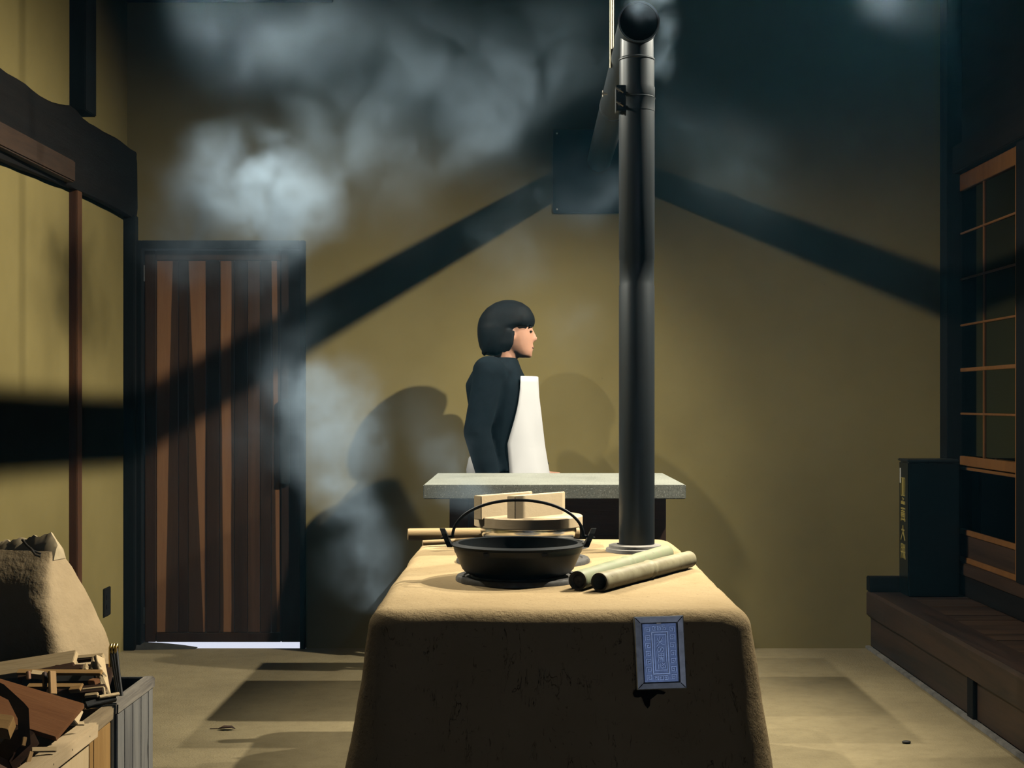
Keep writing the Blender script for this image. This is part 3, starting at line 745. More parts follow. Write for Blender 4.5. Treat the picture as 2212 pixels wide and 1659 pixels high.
# wooden sticks lying behind the pots
def stick(name, label, a, c, r):
    b = B(); b.tube([a, Vector(a)+(Vector(c)-Vector(a))*.01, Vector(a)+(Vector(c)-Vector(a))*.99, c], [r*.93, r, r*.98, r*.9], 20)
    o = add(name, b, 'stick', None, origin=(a[0], a[1], a[2]-r), smooth=40); return tag(o, label, 'stick')
stick('wooden_pestle', 'thick round wooden stick jutting past the stove edge', (-.405, 4.88, KZ+.0235), (.20, 4.97, KZ+.0225), .0215)
stick('wooden_spoon_handle', 'thin pale wooden rod in front of the thick stick', (-.340, 4.70, KZ+.012), (-.165, 4.752, KZ+.017), .0092)

# ------------------------------------------------------------------ stone table behind the stove
TX0, TX1, TY0, TY1, TZ = (914-VX)*5.10/F, (1482-VX)*5.10/F, 5.10, 5.95, .905
tab = thing('stone_table', 'speckled grey granite slab table on dark wooden base', 'table', ((TX0+TX1)/2, 5.55, 0))
b = B(); b.box((TX0, TY0, TZ-.052), (TX1, TY1, TZ), .003); add('table_slab', b, 'granite', tab)
for x in (TX0+.09, TX1-.13):
    for y in (TY0+.13, TY1-.15):
        b = B(); b.box((x, y, 0), (x+.07, y+.07, TZ-.053), .004); add('leg', b, 'umber_x', tab)
for y in (TY0+.15, TY1-.13):
    b = B(); b.box((TX0+.161, y, TZ-.20), (TX1-.131, y+.03, TZ-.053), .003); add('apron', b, 'umber_x', tab)
for x in (TX0+.11, TX1-.11):
    b = B(); b.box((x, TY0+.201, TZ-.20), (x+.03, TY1-.151, TZ-.053), .003); add('apron', b, 'umber_x', tab)
b = B(); b.box((TX0+.165, TY0+.19, .10), (TX1-.135, TY0+.205, TZ-.201), .003); add('front_panel', b, 'umber_x', tab)
# ------------------------------------------------------------------ person behind the table
PYp = 6.36
def ell(cx, cyy, z, hx, hy, n=24, p=2.0):
    pts = []
    for k in range(n):
        a = 2*PI*k/n; ca, sa = math.cos(a), math.sin(a)
        pts.append((cx+hx*math.copysign(abs(ca)**(2/p), ca), cyy+hy*math.copysign(abs(sa)**(2/p), sa), z))
    return pts
def remesh(o, vox, sm=6):
    m = o.modifiers.new('r', 'REMESH'); m.mode = 'VOXEL'; m.voxel_size = vox; m.use_smooth_shade = True
    s = o.modifiers.new('s', 'SMOOTH'); s.factor = .5; s.iterations = sm
person = thing('person', 'person with black bob hair in dark top and white apron walking behind table', 'person', (-.05, PYp, 0))
hx0 = -.060          # head reference x (neck axis)
def seg(b, a, c, r0, r1, n=16):
    a, c = Vector(a), Vector(c); pts = [a+(c-a)*t for t in (0, .33, .66, 1)]
    b.tube(pts, [r0, r0+(r1-r0)*.33, r0+(r1-r0)*.66, r1], n)
def ball(b, c, r, n=12):
    c = Vector(c); prof = [(r[0]*math.sin(PI*i/n), -math.cos(PI*i/n)*r[2]) for i in range(n+1)]
    rings = [[c+Vector((q*math.cos(2*PI*k/16), q*r[1]/r[0]*math.sin(2*PI*k/16), h)) for k in range(16)] for q, h in prof[1:-1]]
    b.loft(rings)
shN, shF = (-.150, PYp-.165, 1.345), (-.10, PYp+.165, 1.345)
elN, elF = (-.205, PYp-.20, 1.08), (-.05, PYp+.20, 1.09)
wrN, wrF = (-.145, PYp-.20, .84), (.09, PYp+.19, .88)
b = B()
# head: (height above chin, front x, back x, half width)
chin = 1.412
HD = [(0.0, .075, .035, .022), (.010, .088, .005, .040), (.03, .094, -.03, .052), (.055, .094, -.062, .062), (.085, .095, -.082, .069), (.115, .094, -.094, .073), (.145, .093, -.098, .075), (.175, .088, -.098, .074), (.20, .074, -.090, .067), (.22, .050, -.066, .050), (.233, .015, -.032, .026)]
b.loft([ell(hx0+(f+k)/2+.01, PYp, chin+z, (f-k)/2, hw, 24, 2.2) for z, f, k, hw in HD])
# nose, lips, brow, ears
b.loft([[(hx0+.100, PYp-.006, chin+.128), (hx0+.100, PYp+.006, chin+.128), (hx0+.108, PYp, chin+.126)], [(hx0+.098, PYp-.015, chin+.082), (hx0+.098, PYp+.015, chin+.082), (hx0+.128, PYp, chin+.086)], [(hx0+.098, PYp-.013, chin+.074), (hx0+.098, PYp+.013, chin+.074), (hx0+.116, PYp, chin+.073)]])
ball(b, (hx0+.098, PYp, chin+.052), (.012, .022, .006)); ball(b, (hx0+.097, PYp, chin+.041), (.011, .019, .006)); ball(b, (hx0+.086, PYp, chin+.012), (.016, .022, .014))
for s in (-1, 1): ball(b, (hx0+.005, PYp+s*.080, chin+.095), (.016, .008, .030))
seg(b, (-.095, PYp, 1.34), (hx0-.012, PYp, 1.46), .058, .052)
# trunk
TR_ = [(.80, -.045, .095, .155), (.90, -.050, .115, .17), (1.0, -.065, .105, .15), (1.10, -.082, .105, .14), (1.2, -.100, .125, .15), (1.29, -.112, .125, .16), (1.355, -.112, .090, .15), (1.395, -.100, .058, .09)]
b.loft([ell(x, PYp, z, hx, hy, 24, 2.3) for z, x, hx, hy in TR_])
for sh, el, wr, s in ((shN, elN, wrN, -1), (shF, elF, wrF, 1)):
    ball(b, sh, (.058, .058, .06)); seg(b, sh, el, .050, .040); seg(b, el, wr, .040, .026)
    d = (Vector(wr)-Vector(el)).normalized(); W = Vector(wr); fwd = Vector((1, 0, 0)); fwd = (fwd-d*fwd.dot(d)).normalized(); side = d.cross(fwd)
    palm = W+d*.045
    b.loft([[W+d*t+fwd*(f*a)+side*(.013*c) for a, c in ((1, 1), (-1, 1), (-1, -1), (1, -1))] for t, f in ((-.01, .022), (.03, .036), (.075, .040), (.092, .037))])
    for k, (off, L) in enumerate(((.030, .068), (.010, .078), (-.010, .072), (-.029, .056))):
        p0 = W+d*.085+fwd*off; p1 = p0+d*L*.45+side*s*-.006; p2 = p1+d*L*.32+side*s*-.014; p3 = p2+d*L*.22+side*s*-.016
        b.tube([p0, p1, p2, p3], [.0095, .009, .008, .006], 8)
    t0 = W+d*.03+fwd*.03; t1 = t0+(d*.6+fwd*.8).normalized()*.04; t2 = t1+(d*.95+fwd*.2).normalized()*.032
    b.tube([t0, t1, t2], [.012, .0105, .008], 8)
# legs mid-stride and feet
hipN, hipF = (-.055, PYp-.085, .86), (-.045, PYp+.085, .86)
knN, knF = (-.02, PYp-.085, .49), (.06, PYp+.085, .49)
anN, anF = (-.19, PYp-.08, .10), (.10, PYp+.08, .085)
for h, k, a, toe in ((hipN, knN, anN, (.15, -.055)), (hipF, knF, anF, (.17, -.05))):
    seg(b, h, k, .083, .056); seg(b, k, a, .055, .036); A = Vector(a)
    b.loft([[A+Vector((x, yy*wd, z)) for yy, z in ((-1, zb_), (1, zb_), (1, zt_), (-1, zt_))] for x, wd, zb_, zt_ in ((-.055, .028, -.08, -.02), (0, .034, -.082, .03), (.08, .042, -.083, -.03), (toe[0], .040, -.083, -.055))])
body = add('body', b, 'skin', person); remesh(body, .006, 5)
# eyes and mouth line
for s in (-1, 1):
    b = B(); ball(b, (hx0+.094, PYp+s*.031, chin+.118), (.009, .012, .006)); add('eye', b, 'eye', person, smooth=60)
    b = B(); b.tube([(hx0+.098, PYp+s*.016, chin+.137), (hx0+.098, PYp+s*.034, chin+.142), (hx0+.088, PYp+s*.052, chin+.137)], .0035, 8); add('eyebrow', b, 'hair', person)
b = B(); ball(b, (hx0+.104, PYp, chin+.046), (.006, .020, .004)); add('mouth', b, 'lip', person, smooth=60)
# bob hair: cap, fringe, sides and nape
b = B()
HR = [(.010, -.062, -.110, .070), (.022, -.036, -.130, .088), (.045, -.010, -.145, .100), (.075, .008, -.152, .107), (.105, .018, -.156, .110), (.135, .032, -.156, .109), (.153, .094, -.154, .105), (.175, .106, -.149, .101), (.20, .101, -.136, .093), (.228, .084, -.112, .076), (.252, .050, -.074, .050), (.264, .010, -.035, .022)]
b.loft([ell(hx0+(f+k)/2+.006, PYp, chin+z, (f-k)/2, hw, 28, 2.3) for z, f, k, hw in HR])
for i in range(16):
    a = -1.05+2.1*i/15; b.tube([(hx0+.015+.086*math.cos(a), PYp+.088*math.sin(a), chin+.19), (hx0+.014+.092*math.cos(a), PYp+.092*math.sin(a), chin+.165), (hx0+.010+.094*math.cos(a), PYp+.092*math.sin(a), chin+.140+.004*math.sin(i*2.3))], [.012, .011, .006], 8)
for i in range(14):
    for s in (-1, 1):
        t = i/13; x = hx0+.012-.12*t; b.tube([(x, PYp+s*(.094-.03*t*t), chin+.12), (x-.006, PYp+s*(.100-.03*t*t), chin+.06), (x-.018, PYp+s*(.092-.03*t*t), chin+.012+.012*(1-t)+.006*math.sin(i*1.9))], [.013, .012, .005], 8)
hair = add('hair', b, 'hair', person, smooth=60); remesh(hair, .006, 8)
# dark long-sleeved top
b = B()
b.loft([ell(x-.006, PYp, z, hx+.022, hy+.022, 24, 2.3) for z, x, hx, hy in TR_[1:-1]]+[ell(-.092, PYp, 1.398, .070, .105, 24, 2.2), ell(-.088, PYp, 1.412, .062, .075, 24, 2.0)])
for sh, el, wr in ((shN, elN, wrN), (shF, elF, wrF)):
    ball(b, sh, (.078, .066, .072)); seg(b, sh, el, .070, .060); seg(b, el, Vector(el)+(Vector(wr)-Vector(el))*.96, .062, .050); ball(b, el, (.061, .061, .061))
top = add('long_sleeved_top', b, 'navy', person); remesh(top, .009, 5)
b = B(); b.loft([ell(x, PYp, z, hx+.015, hy+.014, 24, 2.3) for z, x, hx, hy in ((.80, -.045, .105, .16), (.88, -.05, .112, .165), (.95, -.052, .105, .155))])
for h, k, a in ((hipN, knN, anN), (hipF, knF, anF)): seg(b, h, k, .105, .088); seg(b, k, a, .088, .072); ball(b, k, (.088, .088, .088))
tr = add('trousers', b, 'navy', person); remesh(tr, .010, 4)
# apron: bib and skirt, one cloth wrapped round the front
def apron_pt(u, z):
    """u from -1 (near side edge) to 1 (far side)"""
    t = (1.325-z)/(1.325-.50)
    ang = u*(1.02+.55*min(1, max(0, (1.325-z)/.30))**1.3)
    bxr = .158+.012*t+.06*max(0, t-.38)+.004*math.sin(ang*7+z*9); byr = .170+.020*t+.05*max(0, t-.35)
    cx = -.092+.060*t
    return Vector((cx+bxr*math.cos(ang), PYp+byr*math.sin(ang), z))
b = B(); nu, nz = 28, 30
grid = [[apron_pt(-1+2*i/nu, 1.325-(1.325-.50)*j/nz+(-.010*math.sin(3*i/nu)*0)) for i in range(nu+1)] for j in range(nz+1)]
vs = [[b.bm.verts.new(p) for p in r] for r in grid]
for j in range(nz):
    for i in range(nu): b.bm.faces.new((vs[j][i], vs[j][i+1], vs[j+1][i+1], vs[j+1][i]))
ap = add('apron', b, 'white_cloth', person, smooth=80); m = ap.modifiers.new('t', 'SOLIDIFY'); m.thickness = .004; m.offset = 1
b = B()   # apron tie bow and tails behind the hips
b.loft([ell(-.19, PYp-.03, .985, .030, .06, 14), ell(-.20, PYp-.03, .955, .048, .085, 14), ell(-.205, PYp-.02, .90, .055, .10, 14), ell(-.20, PYp, .80, .050, .11, 14), ell(-.19, PYp, .70, .04, .10, 14)])
add('apron_tie', b, 'white_cloth', person, smooth=60)

# ------------------------------------------------------------------ paper bag, crates and firewood
bag = thing('paper_bag', 'tall creased kraft paper bag with dark tie standing behind the firewood', 'bag', (-1.66, 4.78, 0))
def bag_ring(z, cx, cyy, hx, hy, ang, amp):
    pts = []; n = 64
    for k in range(n):
        a = 2*PI*k/n; ca, sa = math.cos(a), math.sin(a)
        x = hx*math.copysign(abs(ca)**.28, ca); y = hy*math.copysign(abs(sa)**.28, sa)
        x, y = x*math.cos(ang)-y*math.sin(ang), x*math.sin(ang)+y*math.cos(ang)
        q = Vector((x*7, y*7, z*6)); d = 1+amp*noise.noise(q)+amp*.7*noise.noise(q*2.7)
        pts.append((cx+x*d, cyy+y*d, z))
    return pts
b = B(); rings = []
spec = [(0, -1.650, 4.80, .20, .165), (.15, -1.650, 4.80, .205, .17), (.30, -1.662, 4.80, .20, .165), (.42, -1.69, 4.80, .195, .150), (.52, -1.715, 4.80, .19, .128), (.60, -1.735, 4.80, .18, .098), (.66, -1.75, 4.80, .172, .062), (.70, -1.757, 4.80, .165, .03)]
import bisect
def lerp_spec(z):
    for a, c in zip(spec, spec[1:]):
        if z <= c[0]:
            t = (z-a[0])/(c[0]-a[0]); return [a[i]+(c[i]-a[i])*t for i in range(1, 5)]
    return spec[-1][1:]
for i in range(36):
    z = .70*i/35; cx, cyy, hx, hy = lerp_spec(z); rings.append(bag_ring(z, cx, cyy, hx, hy, -.30, .035))
b.loft(rings); add('bag_body', b, 'kraft', bag, smooth=38)
# folded top flap, ragged rim
b = B(); rr = []
for i in range(30):
    t = i/29; u = -.168+.336*t; h = (.010+.050*t**1.3+.004*math.sin(i*1.3)+.003*math.sin(i*3.7))*(1-.75*max(0, (t-.88)/.12)**2); lean = .012*t
    def q(o_, z): return (-1.757+u*.955+o_*.2955+lean, 4.80-u*.2955+o_*.955, z)
    rr.append([q(-.034, .672), q(-.020, .702+h*.5), q(-.006+.006*math.sin(i*.8), .705+h), q(.003+.006*math.sin(i*.8), .705+h*.96), q(.02, .70+h*.3), q(.034, .672)])
b.loft(rr); add('folded_top', b, 'kraft_edge', bag, smooth=50)
b = B(); b.tube([P(48, 1166, 4.68), P(58, 1178, 4.66), P(72, 1190, 4.65), P(88, 1196, 4.66), P(86, 1202, 4.65), P(76, 1198, 4.645), P(66, 1184, 4.65)], .0042, 8); add('tie_string', b, 'twine', bag, smooth=40)

CRX = -1.15       # right-hand faces of the crates
def crate(name, label, y0, y1, x0, x1, h, mats, rim_mats, edges_, rimh=.035, post=None):
    t = thing(name, label, 'crate', ((x0+x1)/2, (y0+y1)/2, 0))
    for (a, c), mt in zip(zip(edges_, edges_[1:]), mats):
        b = B(); b.box((x1-.016, a+.0012, .01), (x1, c-.0012, h-rimh), .002); add('plank', b, mt, t, origin=(x1, a, 0))
    for (a, c, mt, xo) in rim_mats:
        b = B(); b.box((x1-.030, a, h-rimh), (x1+xo, c, h), .005, jit=.002); add('rim_board', b, mt, t, origin=(x1, a, h))
    n = 4; step = (x1-x0-.04)/n
    for yy in (y0, y1-.016):
        for k in range(n):
            b = B(); b.box((x0+.02+k*step+.001, yy+.001, .01), (x0+.02+(k+1)*step-.001, yy+.015, h-.004), .002); add('plank', b, mats[k % len(mats)], t, origin=(x0+k*step, yy, 0))
    b = B(); b.box((x0, y0, .01), (x0+.018, y1, h-.004), .002); add('plank', b, mats[0], t)
    b = B(); b.box((x0+.019, y0+.017, .008), (x1-.017, y1-.017, .022)); add('bottom_board', b, mats[0], t)
    return t
c1 = crate('timber_crate', 'weathered grey plank crate farthest along the side wall', 3.95, 4.36, -1.72, CRX-.008, .352, ['grey_z']*5, [(3.95, 4.35, 'greyrim_y', .006)], [3.965, 4.035, 4.12, 4.21, 4.29, 4.345])
c2 = crate('timber_crate', 'firewood crate patched with pale new boards nearest the viewer', 2.85, 3.915, -1.75, CRX-.008, .352, ['pale_z', 'pale_z', 'pale_z', 'amber_z', 'amber_z'], [(3.70, 3.915, 'weath_y', .004), (2.86, 3.715, 'pale_y', .022)], [2.866, 3.15, 3.44, 3.705, 3.745, 3.90], .04)
b = B(); b.box((CRX-.034, 3.917, .01), (CRX-.012, 3.947, .345), .002); add('corner_post', b, 'char', c1)
for y in (3.06, 3.22, 3.36, 3.50, 3.64):
    b = B(); b.lathe([(0, 0), (.003, 0), (.0025, .0012), (0, .0015)], (CRX+.0135, y, .333), axis=Vector((1, 0, 0)), n=8); add('nail', b, 'char', c2)

def scrap(name, label, cen, size, rot, mat, cat='firewood', bev=.0015, jit=0):
    b = B(); sx, sy, sz = size; b.box((-sx/2, -sy/2, -sz/2), (sx/2, sy/2, sz/2), bev, jit=jit)
    me = b.mesh(name); me.materials.append(MAT[mat]); o = bpy.data.objects.new(name, me); COL.objects.link(o)
    o.location = cen; o.rotation_euler = rot; tag(o, label, cat, 'firewood in the crates'); return o
def between(name, label, a, c, wd, th, mat, roll=0, cat='firewood'):
    """a board whose length runs from a to c; its broad face looks up and out of the crate (roll = PI/2: it stands upright)"""
    a, c = Vector(a), Vector(c); d = c-a
    o = scrap(name, label, (a+c)/2, (d.length, wd, th), (0, 0, 0), mat, cat)
    x = d.normalized(); n = Vector((.8, -.55, .2)) if roll == PI/2 else Vector((.45, -.55-roll, .75))
    z = (n-x*n.dot(x)).normalized(); y = z.cross(x)
    o.rotation_euler = Matrix((x, y, z)).transposed().to_euler(); return o
between('pine_board', 'long pale board slanting up across the top of the firewood', P(-40, 1455, 4.25), P(163, 1424, 4.22), .055, .022, 'pale', .1)
between('cedar_board', 'broad reddish cedar board with a dark knot leaning in the crate', P(-80, 1490, 3.60), P(152, 1560, 3.52), .125, .016, 'cedar_x', .1)
between('sash_strip', 'thin pale strip lying above the upright stile', P(38, 1452, 4.10), P(220, 1453, 4.06), .018, .010, 'amber_x')
between('sash_strip', 'thin amber strip level with the board end', P(60, 1482, 4.05), P(178, 1482, 4.0), .018, .008, 'amber_x')
between('short_stile', 'broad flat amber stile standing crosswise among the strips', P(112, 1450, 3.985), P(114, 1500, 3.96), .022, .012, 'amber_x', PI/2)
between('short_stile', 'narrow dark stile beside the broad amber one', P(96, 1452, 3.99), P(97, 1484, 3.97), .010, .012, 'umber_x', PI/2)
between('short_stile', 'short reddish stile near the cedar board', P(61, 1450, 3.99), P(62, 1468, 3.98), .010, .012, 'cedar_x', PI/2)
between('wood_block', 'flat pale block between the stiles', P(68, 1456, 4.0), P(94, 1459, 4.0), .018, .020, 'pale')
between('slotted_rail', 'pale rail with a dark slot below the paper bag', P(168, 1424, 4.26), P(224, 1419, 4.24), .016, .020, 'pale')
between('slotted_rail', 'dark inner rail of the slotted piece', P(168, 1428, 4.235), P(211, 1423, 4.225), .006, .010, 'umber_x')
between('upright_board', 'pale upright board beside the brass-topped tongs', P(214, 1420, 4.17), P(228, 1500, 4.06), .034, .012, 'pale', PI/2)
between('wood_wedge', 'pale pointed offcut under the long pale board', P(186, 1438, 4.12), P(184, 1450, 4.08), .015, .012, 'pale', PI/2)
between('wood_wedge', 'broad pale offcut beside the pointed one', P(205, 1424, 4.2), P(200, 1452, 4.12), .022, .010, 'pale', PI/2)
between('umber_stick', 'dark brown stick right under the long pale board', P(40, 1462, 4.18), P(160, 1438, 4.18), .02, .014, 'umber_x')
between('umber_stick', 'dark brown stick stub next to the pointed offcut', P(130, 1448, 4.14), P(178, 1444, 4.12), .02, .012, 'umber_x')
between('brown_offcut', 'small brown box frame piece above the charred sticks', P(178, 1494, 3.95), P(226, 1490, 3.94), .03, .020, 'umber_x')
between('box_strip', 'pale edge strip of the small brown frame', P(178, 1489, 3.93), P(224, 1484, 3.925), .008, .004, 'pale')
between('box_strip', 'upright pale edge strip closing the small brown frame', P(224, 1484, 3.925), P(226, 1502, 3.92), .008, .005, 'pale', PI/2)
between('pale_offcut', 'small pale offcut resting in front of the brown frame', P(184, 1503, 3.915), P(212, 1500, 3.91), .012, .010, 'pale')
between('pale_strip', 'slim pale strip reaching the crate corner', P(214, 1506, 3.90), P(258, 1499, 3.93), .01, .008, 'pale')
between('charred_stick', 'charred stick pointing toward the crate corner', P(185, 1524, 3.88), P(250, 1508, 3.93), .018, .014, 'char')
between('charred_stick', 'second charred stick lower in the heap', P(178, 1515, 3.92), P(236, 1512, 3.95), .016, .012, 'char')
between('charred_stick', 'dark stick behind the small reddish stub', P(122, 1470, 4.1), P(205, 1468, 4.1), .03, .022, 'char')
between('wood_stub', 'reddish square stub in the dark gap', P(196, 1472, 4.02), P(210, 1473, 4.0), .02, .014, 'cedar_x')
between('wood_stub', 'amber stub at the end of the lower strip', P(152, 1490, 3.98), P(176, 1488, 3.97), .018, .014, 'amber_x')
between('umber_board', 'dark brown board lying deep under the strips', P(100, 1500, 4.12), P(230, 1498, 4.12), .22, .02, 'umber_x')
between('splinter_slat', 'pale slat end notched beside the cedar board', P(172, 1533, 3.62), P(160, 1560, 3.58), .022, .010, 'pale', PI/2)
between('umber_block', 'dark brown square block low in the near crate', P(18, 1606, 3.42), P(52, 1624, 3.40), .09, .05, 'umber_x', .5)
between('amber_block', 'orange-brown block at the edge near the dark trough', P(-20, 1565, 3.34), P(26, 1572, 3.34), .04, .045, 'amber_x', .2)
between('amber_strip', 'upright amber strip beside the dark block', P(54, 1592, 3.38), P(50, 1612, 3.37), .010, .008, 'amber_x')
between('amber_strip', 'amber strip leaning against the near rim', P(68, 1624, 3.33), P(58, 1656, 3.30), .010, .008, 'amber_x')
between('pale_offcut', 'pale slat lying inside the near rim', P(68, 1620, 3.36), P(122, 1619, 3.38), .014, .006, 'pale')
between('pale_offcut', 'short pale slat end by the cedar board foot', P(150, 1563, 3.58), P(182, 1563, 3.60), .012, .006, 'pale')
between('umber_filler', 'dark brown plank along the bottom of the near crate', (-1.40, 3.0, .20), (-1.42, 3.86, .20), .40, .03, 'umber_x')
between('umber_filler', 'dark brown plank along the bottom of the grey crate', (-1.42, 3.98, .19), (-1.42, 4.32, .19), .40, .03, 'umber_x')
# dark angular trough
b = B()
def tr_ring(pts, y): return [P(x, yy, y) for x, yy in pts]
outer = [(-30, 1462), (8, 1478), (52, 1518), (62, 1530), (66, 1608), (58, 1612), (40, 1590), (38, 1552), (18, 1512), (-30, 1488)]
b.loft([tr_ring(outer, 3.385), tr_ring(outer, 3.42)])
o = add('charcoal_trough', b, 'char', None, origin=P(20, 1600, 3.48)); tag(o, 'black angular wooden trough end in front of the cedar board', 'trough')

tg = thing('fire_tongs', 'dark iron fire tongs with brass curled tops standing in the grey crate', 'tongs', P(252, 1505, 4.05))
for k, (xa, xb) in enumerate(((239, 256), (244.5, 259.5), (251, 263))):
    b = B(); b.tube([P(xa, 1402, 4.13), P((xa+xb)/2-1, 1450, 4.09), P(xb, 1506, 4.05)], [.0055, .005, .005], 10); bar = add('tong_bar', b, 'char', tg, smooth=40)
    b = B(); c0 = P(xa, 1400, 4.128)
    b.tube([c0+Vector((0, -.006, -.055)), c0+Vector((0, -.007, -.02)), c0+Vector((0, -.006, .002)), c0+Vector((0, .004, .010)), c0+Vector((0, .012, .002)), c0+Vector((0, .010, -.012))], .0042, 8); add('brass_curl', b, 'brass', tg, smooth=50)

# dead leaf on the floor
b = B(); lp = P(488, 1577, H*F/(1577-VY)); b.loft([[lp+Vector((x, y*s, .004+.006*abs(s))) for x, y, s in ((-.03, 0, 0), (-.01, .014, 1), (.02, .012, 1), (.035, 0, 0), (.02, -.012, 1), (-.01, -.014, 1))], [lp+Vector((x, y*s, .006+.008*abs(s))) for x, y, s in ((-.03, 0, 0), (-.01, .014, 1), (.02, .012, 1), (.035, 0, 0), (.02, -.012, 1), (-.01, -.014, 1))]])
b.tube([lp+Vector((-.03, 0, .006)), lp+Vector((-.06, .004, .004))], .0015, 6)
o = add('dead_leaf', b, 'umber_x', None, origin=lp); tag(o, 'small curled brown leaf on the earth floor beside the stove', 'leaf')
lp = P(1958, 1606, H*F/(1606-VY)); b = B(); ball(b, lp+Vector((0, 0, .005)), (.016, .010, .006)); o = add('pebble', b, 'char', None, origin=lp, smooth=60); tag(o, 'small dark pebble on the floor near the platform', 'pebble')
# ------------------------------------------------------------------ smoke: density grids grown in geometry nodes
def smoke_object(name, label, lo, hi, vox, blobs, wscale, wamp, nscale, thr, dens, color=(.56, .77, 1.0), base=0.0, aniso=.15, seed=0.0):
    ng = bpy.data.node_groups.new(name, 'GeometryNodeTree')
    ng.interface.new_socket('Geometry', in_out='INPUT', socket_type='NodeSocketGeometry')
    ng.interface.new_socket('Geometry', in_out='OUTPUT', socket_type='NodeSocketGeometry')
    N = ng.nodes; Lk = ng.links.new
    out = N.new('NodeGroupOutput')
    vc = N.new('GeometryNodeVolumeCube')
    vc.inputs['Min'].default_value = lo; vc.inputs['Max'].default_value = hi
    for ax_, a, c in zip('XYZ', lo, hi): vc.inputs['Resolution '+ax_].default_value = max(8, int((c-a)/vox))
    pos = N.new('GeometryNodeInputPosition')
    def mth(op, a, c=0.0, clamp=False):
        m = N.new('ShaderNodeMath'); m.operation = op; m.use_clamp = clamp
        for i, v in enumerate((a, c)):
            if hasattr(v, 'is_linked'): Lk(v, m.inputs[i])
            else: m.inputs[i].default_value = v
        return m.outputs[0]
    def vm(op, a, c):
        m = N.new('ShaderNodeVectorMath'); m.operation = op
        for i, v in enumerate((a, c)):
            if hasattr(v, 'is_linked'): Lk(v, m.inputs[i])
            else: m.inputs[i].default_value = v
        return m
    def nz(vec, s, det, rough=.55, dist=0.0):
        t = N.new('ShaderNodeTexNoise'); Lk(vec, t.inputs['Vector'])
        t.inputs['Scale'].default_value = s; t.inputs['Detail'].default_value = det; t.inputs['Roughness'].default_value = rough; t.inputs['Distortion'].default_value = dist
        return t
    p0 = vm('ADD', pos.outputs[0], (seed, seed*.7, -seed)).outputs[0]
    wn = nz(p0, wscale, 3)
    wv = vm('SUBTRACT', wn.outputs['Color'], (.5, .5, .5)).outputs[0]
    wv = vm('MULTIPLY', wv, (wamp, wamp, wamp)).outputs[0]
    pw = vm('ADD', pos.outputs[0], wv).outputs[0]
    total = None
    for (c, r, amp) in blobs:
        d = vm('SUBTRACT', pw, tuple(c)).outputs[0]
        d = vm('DIVIDE', d, tuple(r)).outputs[0]
        ln = N.new('ShaderNodeVectorMath'); ln.operation = 'LENGTH'; Lk(d, ln.inputs[0])
        f = mth('SUBTRACT', 1.0, ln.outputs['Value'], True)
        f = mth('MULTIPLY', f, f); f = mth('MULTIPLY', f, amp*2.2)
        total = f if total is None else mth('ADD', total, f)
    sq = vm('MULTIPLY', vm('ADD', p0, wv).outputs[0], (1.0, 1.0, .72)).outputs[0]
    n1 = nz(sq, nscale, 6, .58, .6).outputs['Fac']
    n1 = mth('MULTIPLY', mth('SUBTRACT', n1, thr), 1/(1-thr)*2.2, True)
    v = mth('MULTIPLY', total, n1)
    if base: v = mth('ADD', v, base)
    Lk(v, vc.inputs['Density'])
    sm = N.new('GeometryNodeSetMaterial')
    m = bpy.data.materials.new(name+'_vapour'); m.use_nodes = True; t = m.node_tree; t.nodes.clear()
    o_ = t.nodes.new('ShaderNodeOutputMaterial'); sc_ = t.nodes.new('ShaderNodeVolumeScatter'); at = t.nodes.new('ShaderNodeAttribute')
    at.attribute_name = 'density'; mu = t.nodes.new('ShaderNodeMath'); mu.operation = 'MULTIPLY'; mu.inputs[1].default_value = dens
    t.links.new(at.outputs['Fac'], mu.inputs[0]); t.links.new(mu.outputs[0], sc_.inputs['Density'])
    sc_.inputs['Color'].default_value = (*color, 1); sc_.inputs['Anisotropy'].default_value = aniso
    ab = t.nodes.new('ShaderNodeVolumeAbsorption'); ab.inputs['Color'].default_value = (*color, 1); t.links.new(mu.outputs[0], ab.inputs['Density'])
    ad = t.nodes.new('ShaderNodeAddShader'); t.links.new(sc_.outputs[0], ad.inputs[0]); t.links.new(ab.outputs[0], ad.inputs[1])
    t.links.new(ad.outputs[0], o_.inputs['Volume'])
    sm.inputs['Material'].default_value = m
    Lk(vc.outputs[0], sm.inputs[0]); Lk(sm.outputs[0], out.inputs[0])
    b = B(); b.box(lo, hi); me = b.mesh(name); me.materials.append(m)
    o = bpy.data.objects.new(name, me); COL.objects.link(o)
    md = o.modifiers.new('grow', 'NODES'); md.node_group = ng
    tag(o, label, 'smoke', kind='stuff'); return o
def blob(px, py, y, rx, rz, ry, amp):
    s = y/F; return (P(px, py, y), (rx*s, ry, rz*s), amp)
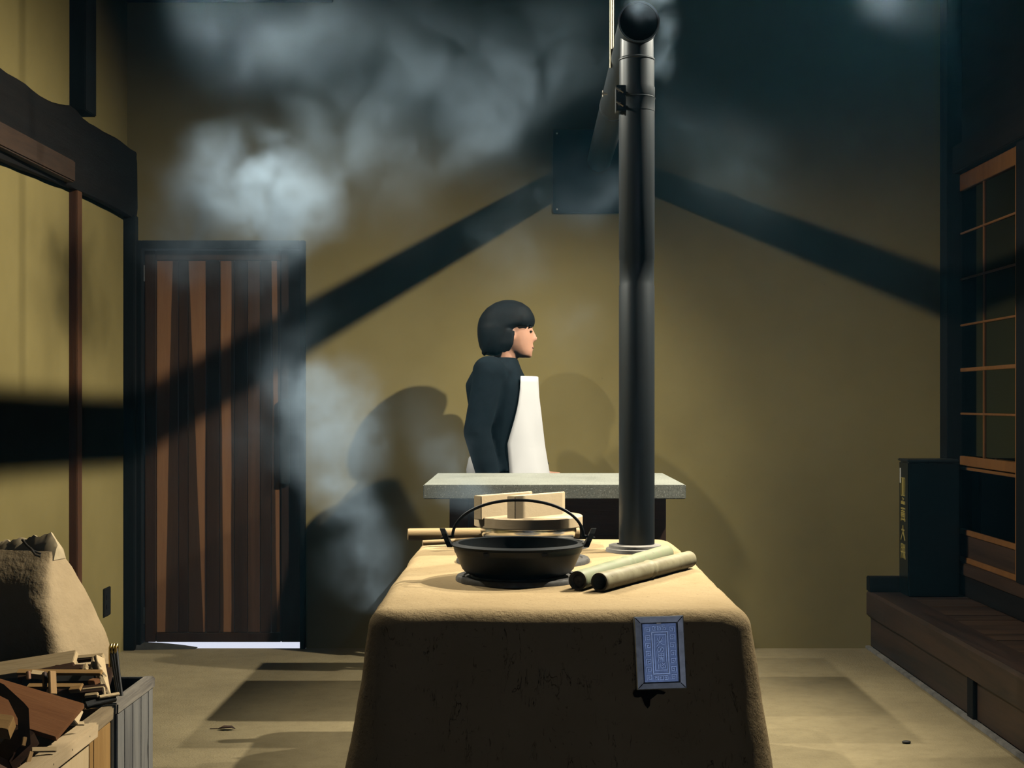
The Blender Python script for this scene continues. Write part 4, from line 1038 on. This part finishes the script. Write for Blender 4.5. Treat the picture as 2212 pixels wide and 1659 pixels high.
SM = [
 blob(795, 1275, 4.75, 65, 65, .22, 2.8), blob(785, 1190, 4.85, 90, 95, .25, 4.0), blob(755, 1085, 4.95, 100, 100, .25, 4.0),
 blob(730, 970, 5.1, 135, 120, .3, 4.6), blob(715, 860, 5.25, 135, 115, .32, 4.4), blob(630, 820, 5.5, 120, 110, .32, .9), blob(560, 950, 5.6, 110, 140, .3, .4),
 blob(520, 420, 5.8, 230, 170, .42, 5.5), blob(430, 490, 5.8, 180, 130, .4, 2.6), blob(540, 500, 5.8, 190, 110, .4, 2.2), blob(610, 450, 5.85, 180, 130, .4, 3.6), blob(480, 560, 5.9, 250, 100, .35, .9),
 blob(600, 670, 5.9, 200, 150, .35, .4),
 blob(740, 290, 5.75, 190, 190, .42, .45), blob(840, 380, 5.85, 190, 210, .4, .45), blob(1040, 270, 5.7, 230, 210, .42, .42), blob(900, 180, 5.6, 300, 180, .45, .2),
 blob(560, 110, 5.6, 370, 160, .5, .15), blob(380, 50, 6.1, 170, 150, .35, .22), blob(760, 60, 5.5, 420, 140, .5, .15), blob(1150, 120, 5.6, 260, 190, .45, .25),
 blob(1090, 560, 5.75, 150, 140, .3, .3), blob(1180, 430, 5.7, 150, 130, .3, .22), blob(1240, 720, 5.8, 100, 110, .25, .35), blob(1290, 420, 5.8, 130, 110, .3, .25),
 blob(960, 985, 5.5, 110, 90, .25, 1.3), blob(1000, 1090, 5.02, 130, 70, .16, 1.3), blob(900, 900, 5.6, 120, 120, .25, .35),
 blob(1930, -10, 5.7, 150, 120, .25, .10), blob(1600, 380, 5.9, 190, 190, .35, .14), blob(1480, 300, 5.8, 200, 190, .35, .08),
]
smoke_object('stove_smoke', 'blue-grey wood smoke curling up from the stove and hanging under the ceiling', (-1.90, 4.5, .50), (1.75, 6.60, 3.35), .022, SM, 3.0, .46, 5.4, .385, 1.0)
FW = [blob(1385, 12, 4.42, 48, 48, .12, 1.0), blob(1420, -20, 4.42, 60, 50, .12, .8), blob(1430, 130, 4.6, 45, 60, .12, .35), blob(1440, 60, 4.6, 40, 60, .12, .3)]
smoke_object('flue_wisp', 'thin wisp of smoke escaping from the open pipe mouth', (.18, 4.25, 2.1), (.62, 4.80, 2.75), .009, FW, 9.0, .10, 14.0, .40, 3.2, seed=3.0)

# thin even haze that fills the whole room
hz = bpy.data.materials.new('thin_haze'); hz.use_nodes = True; t = hz.node_tree; t.nodes.clear()
o_ = t.nodes.new('ShaderNodeOutputMaterial'); sc_ = t.nodes.new('ShaderNodeVolumeScatter')
sc_.inputs['Color'].default_value = (.16, .60, .92, 1); sc_.inputs['Density'].default_value = .0040; sc_.inputs['Anisotropy'].default_value = 0
t.links.new(sc_.outputs[0], o_.inputs['Volume'])
b = B(); b.box((XL-.05, -2.55, -.05), (XR+.37, D+.06, TOP+.05))
o = add('room_haze', b, hz); tag(o, 'thin even blue-grey haze filling the smoky room', 'haze', kind='stuff')

for m in bpy.data.materials: m.cycles.volume_sampling = 'DISTANCE'
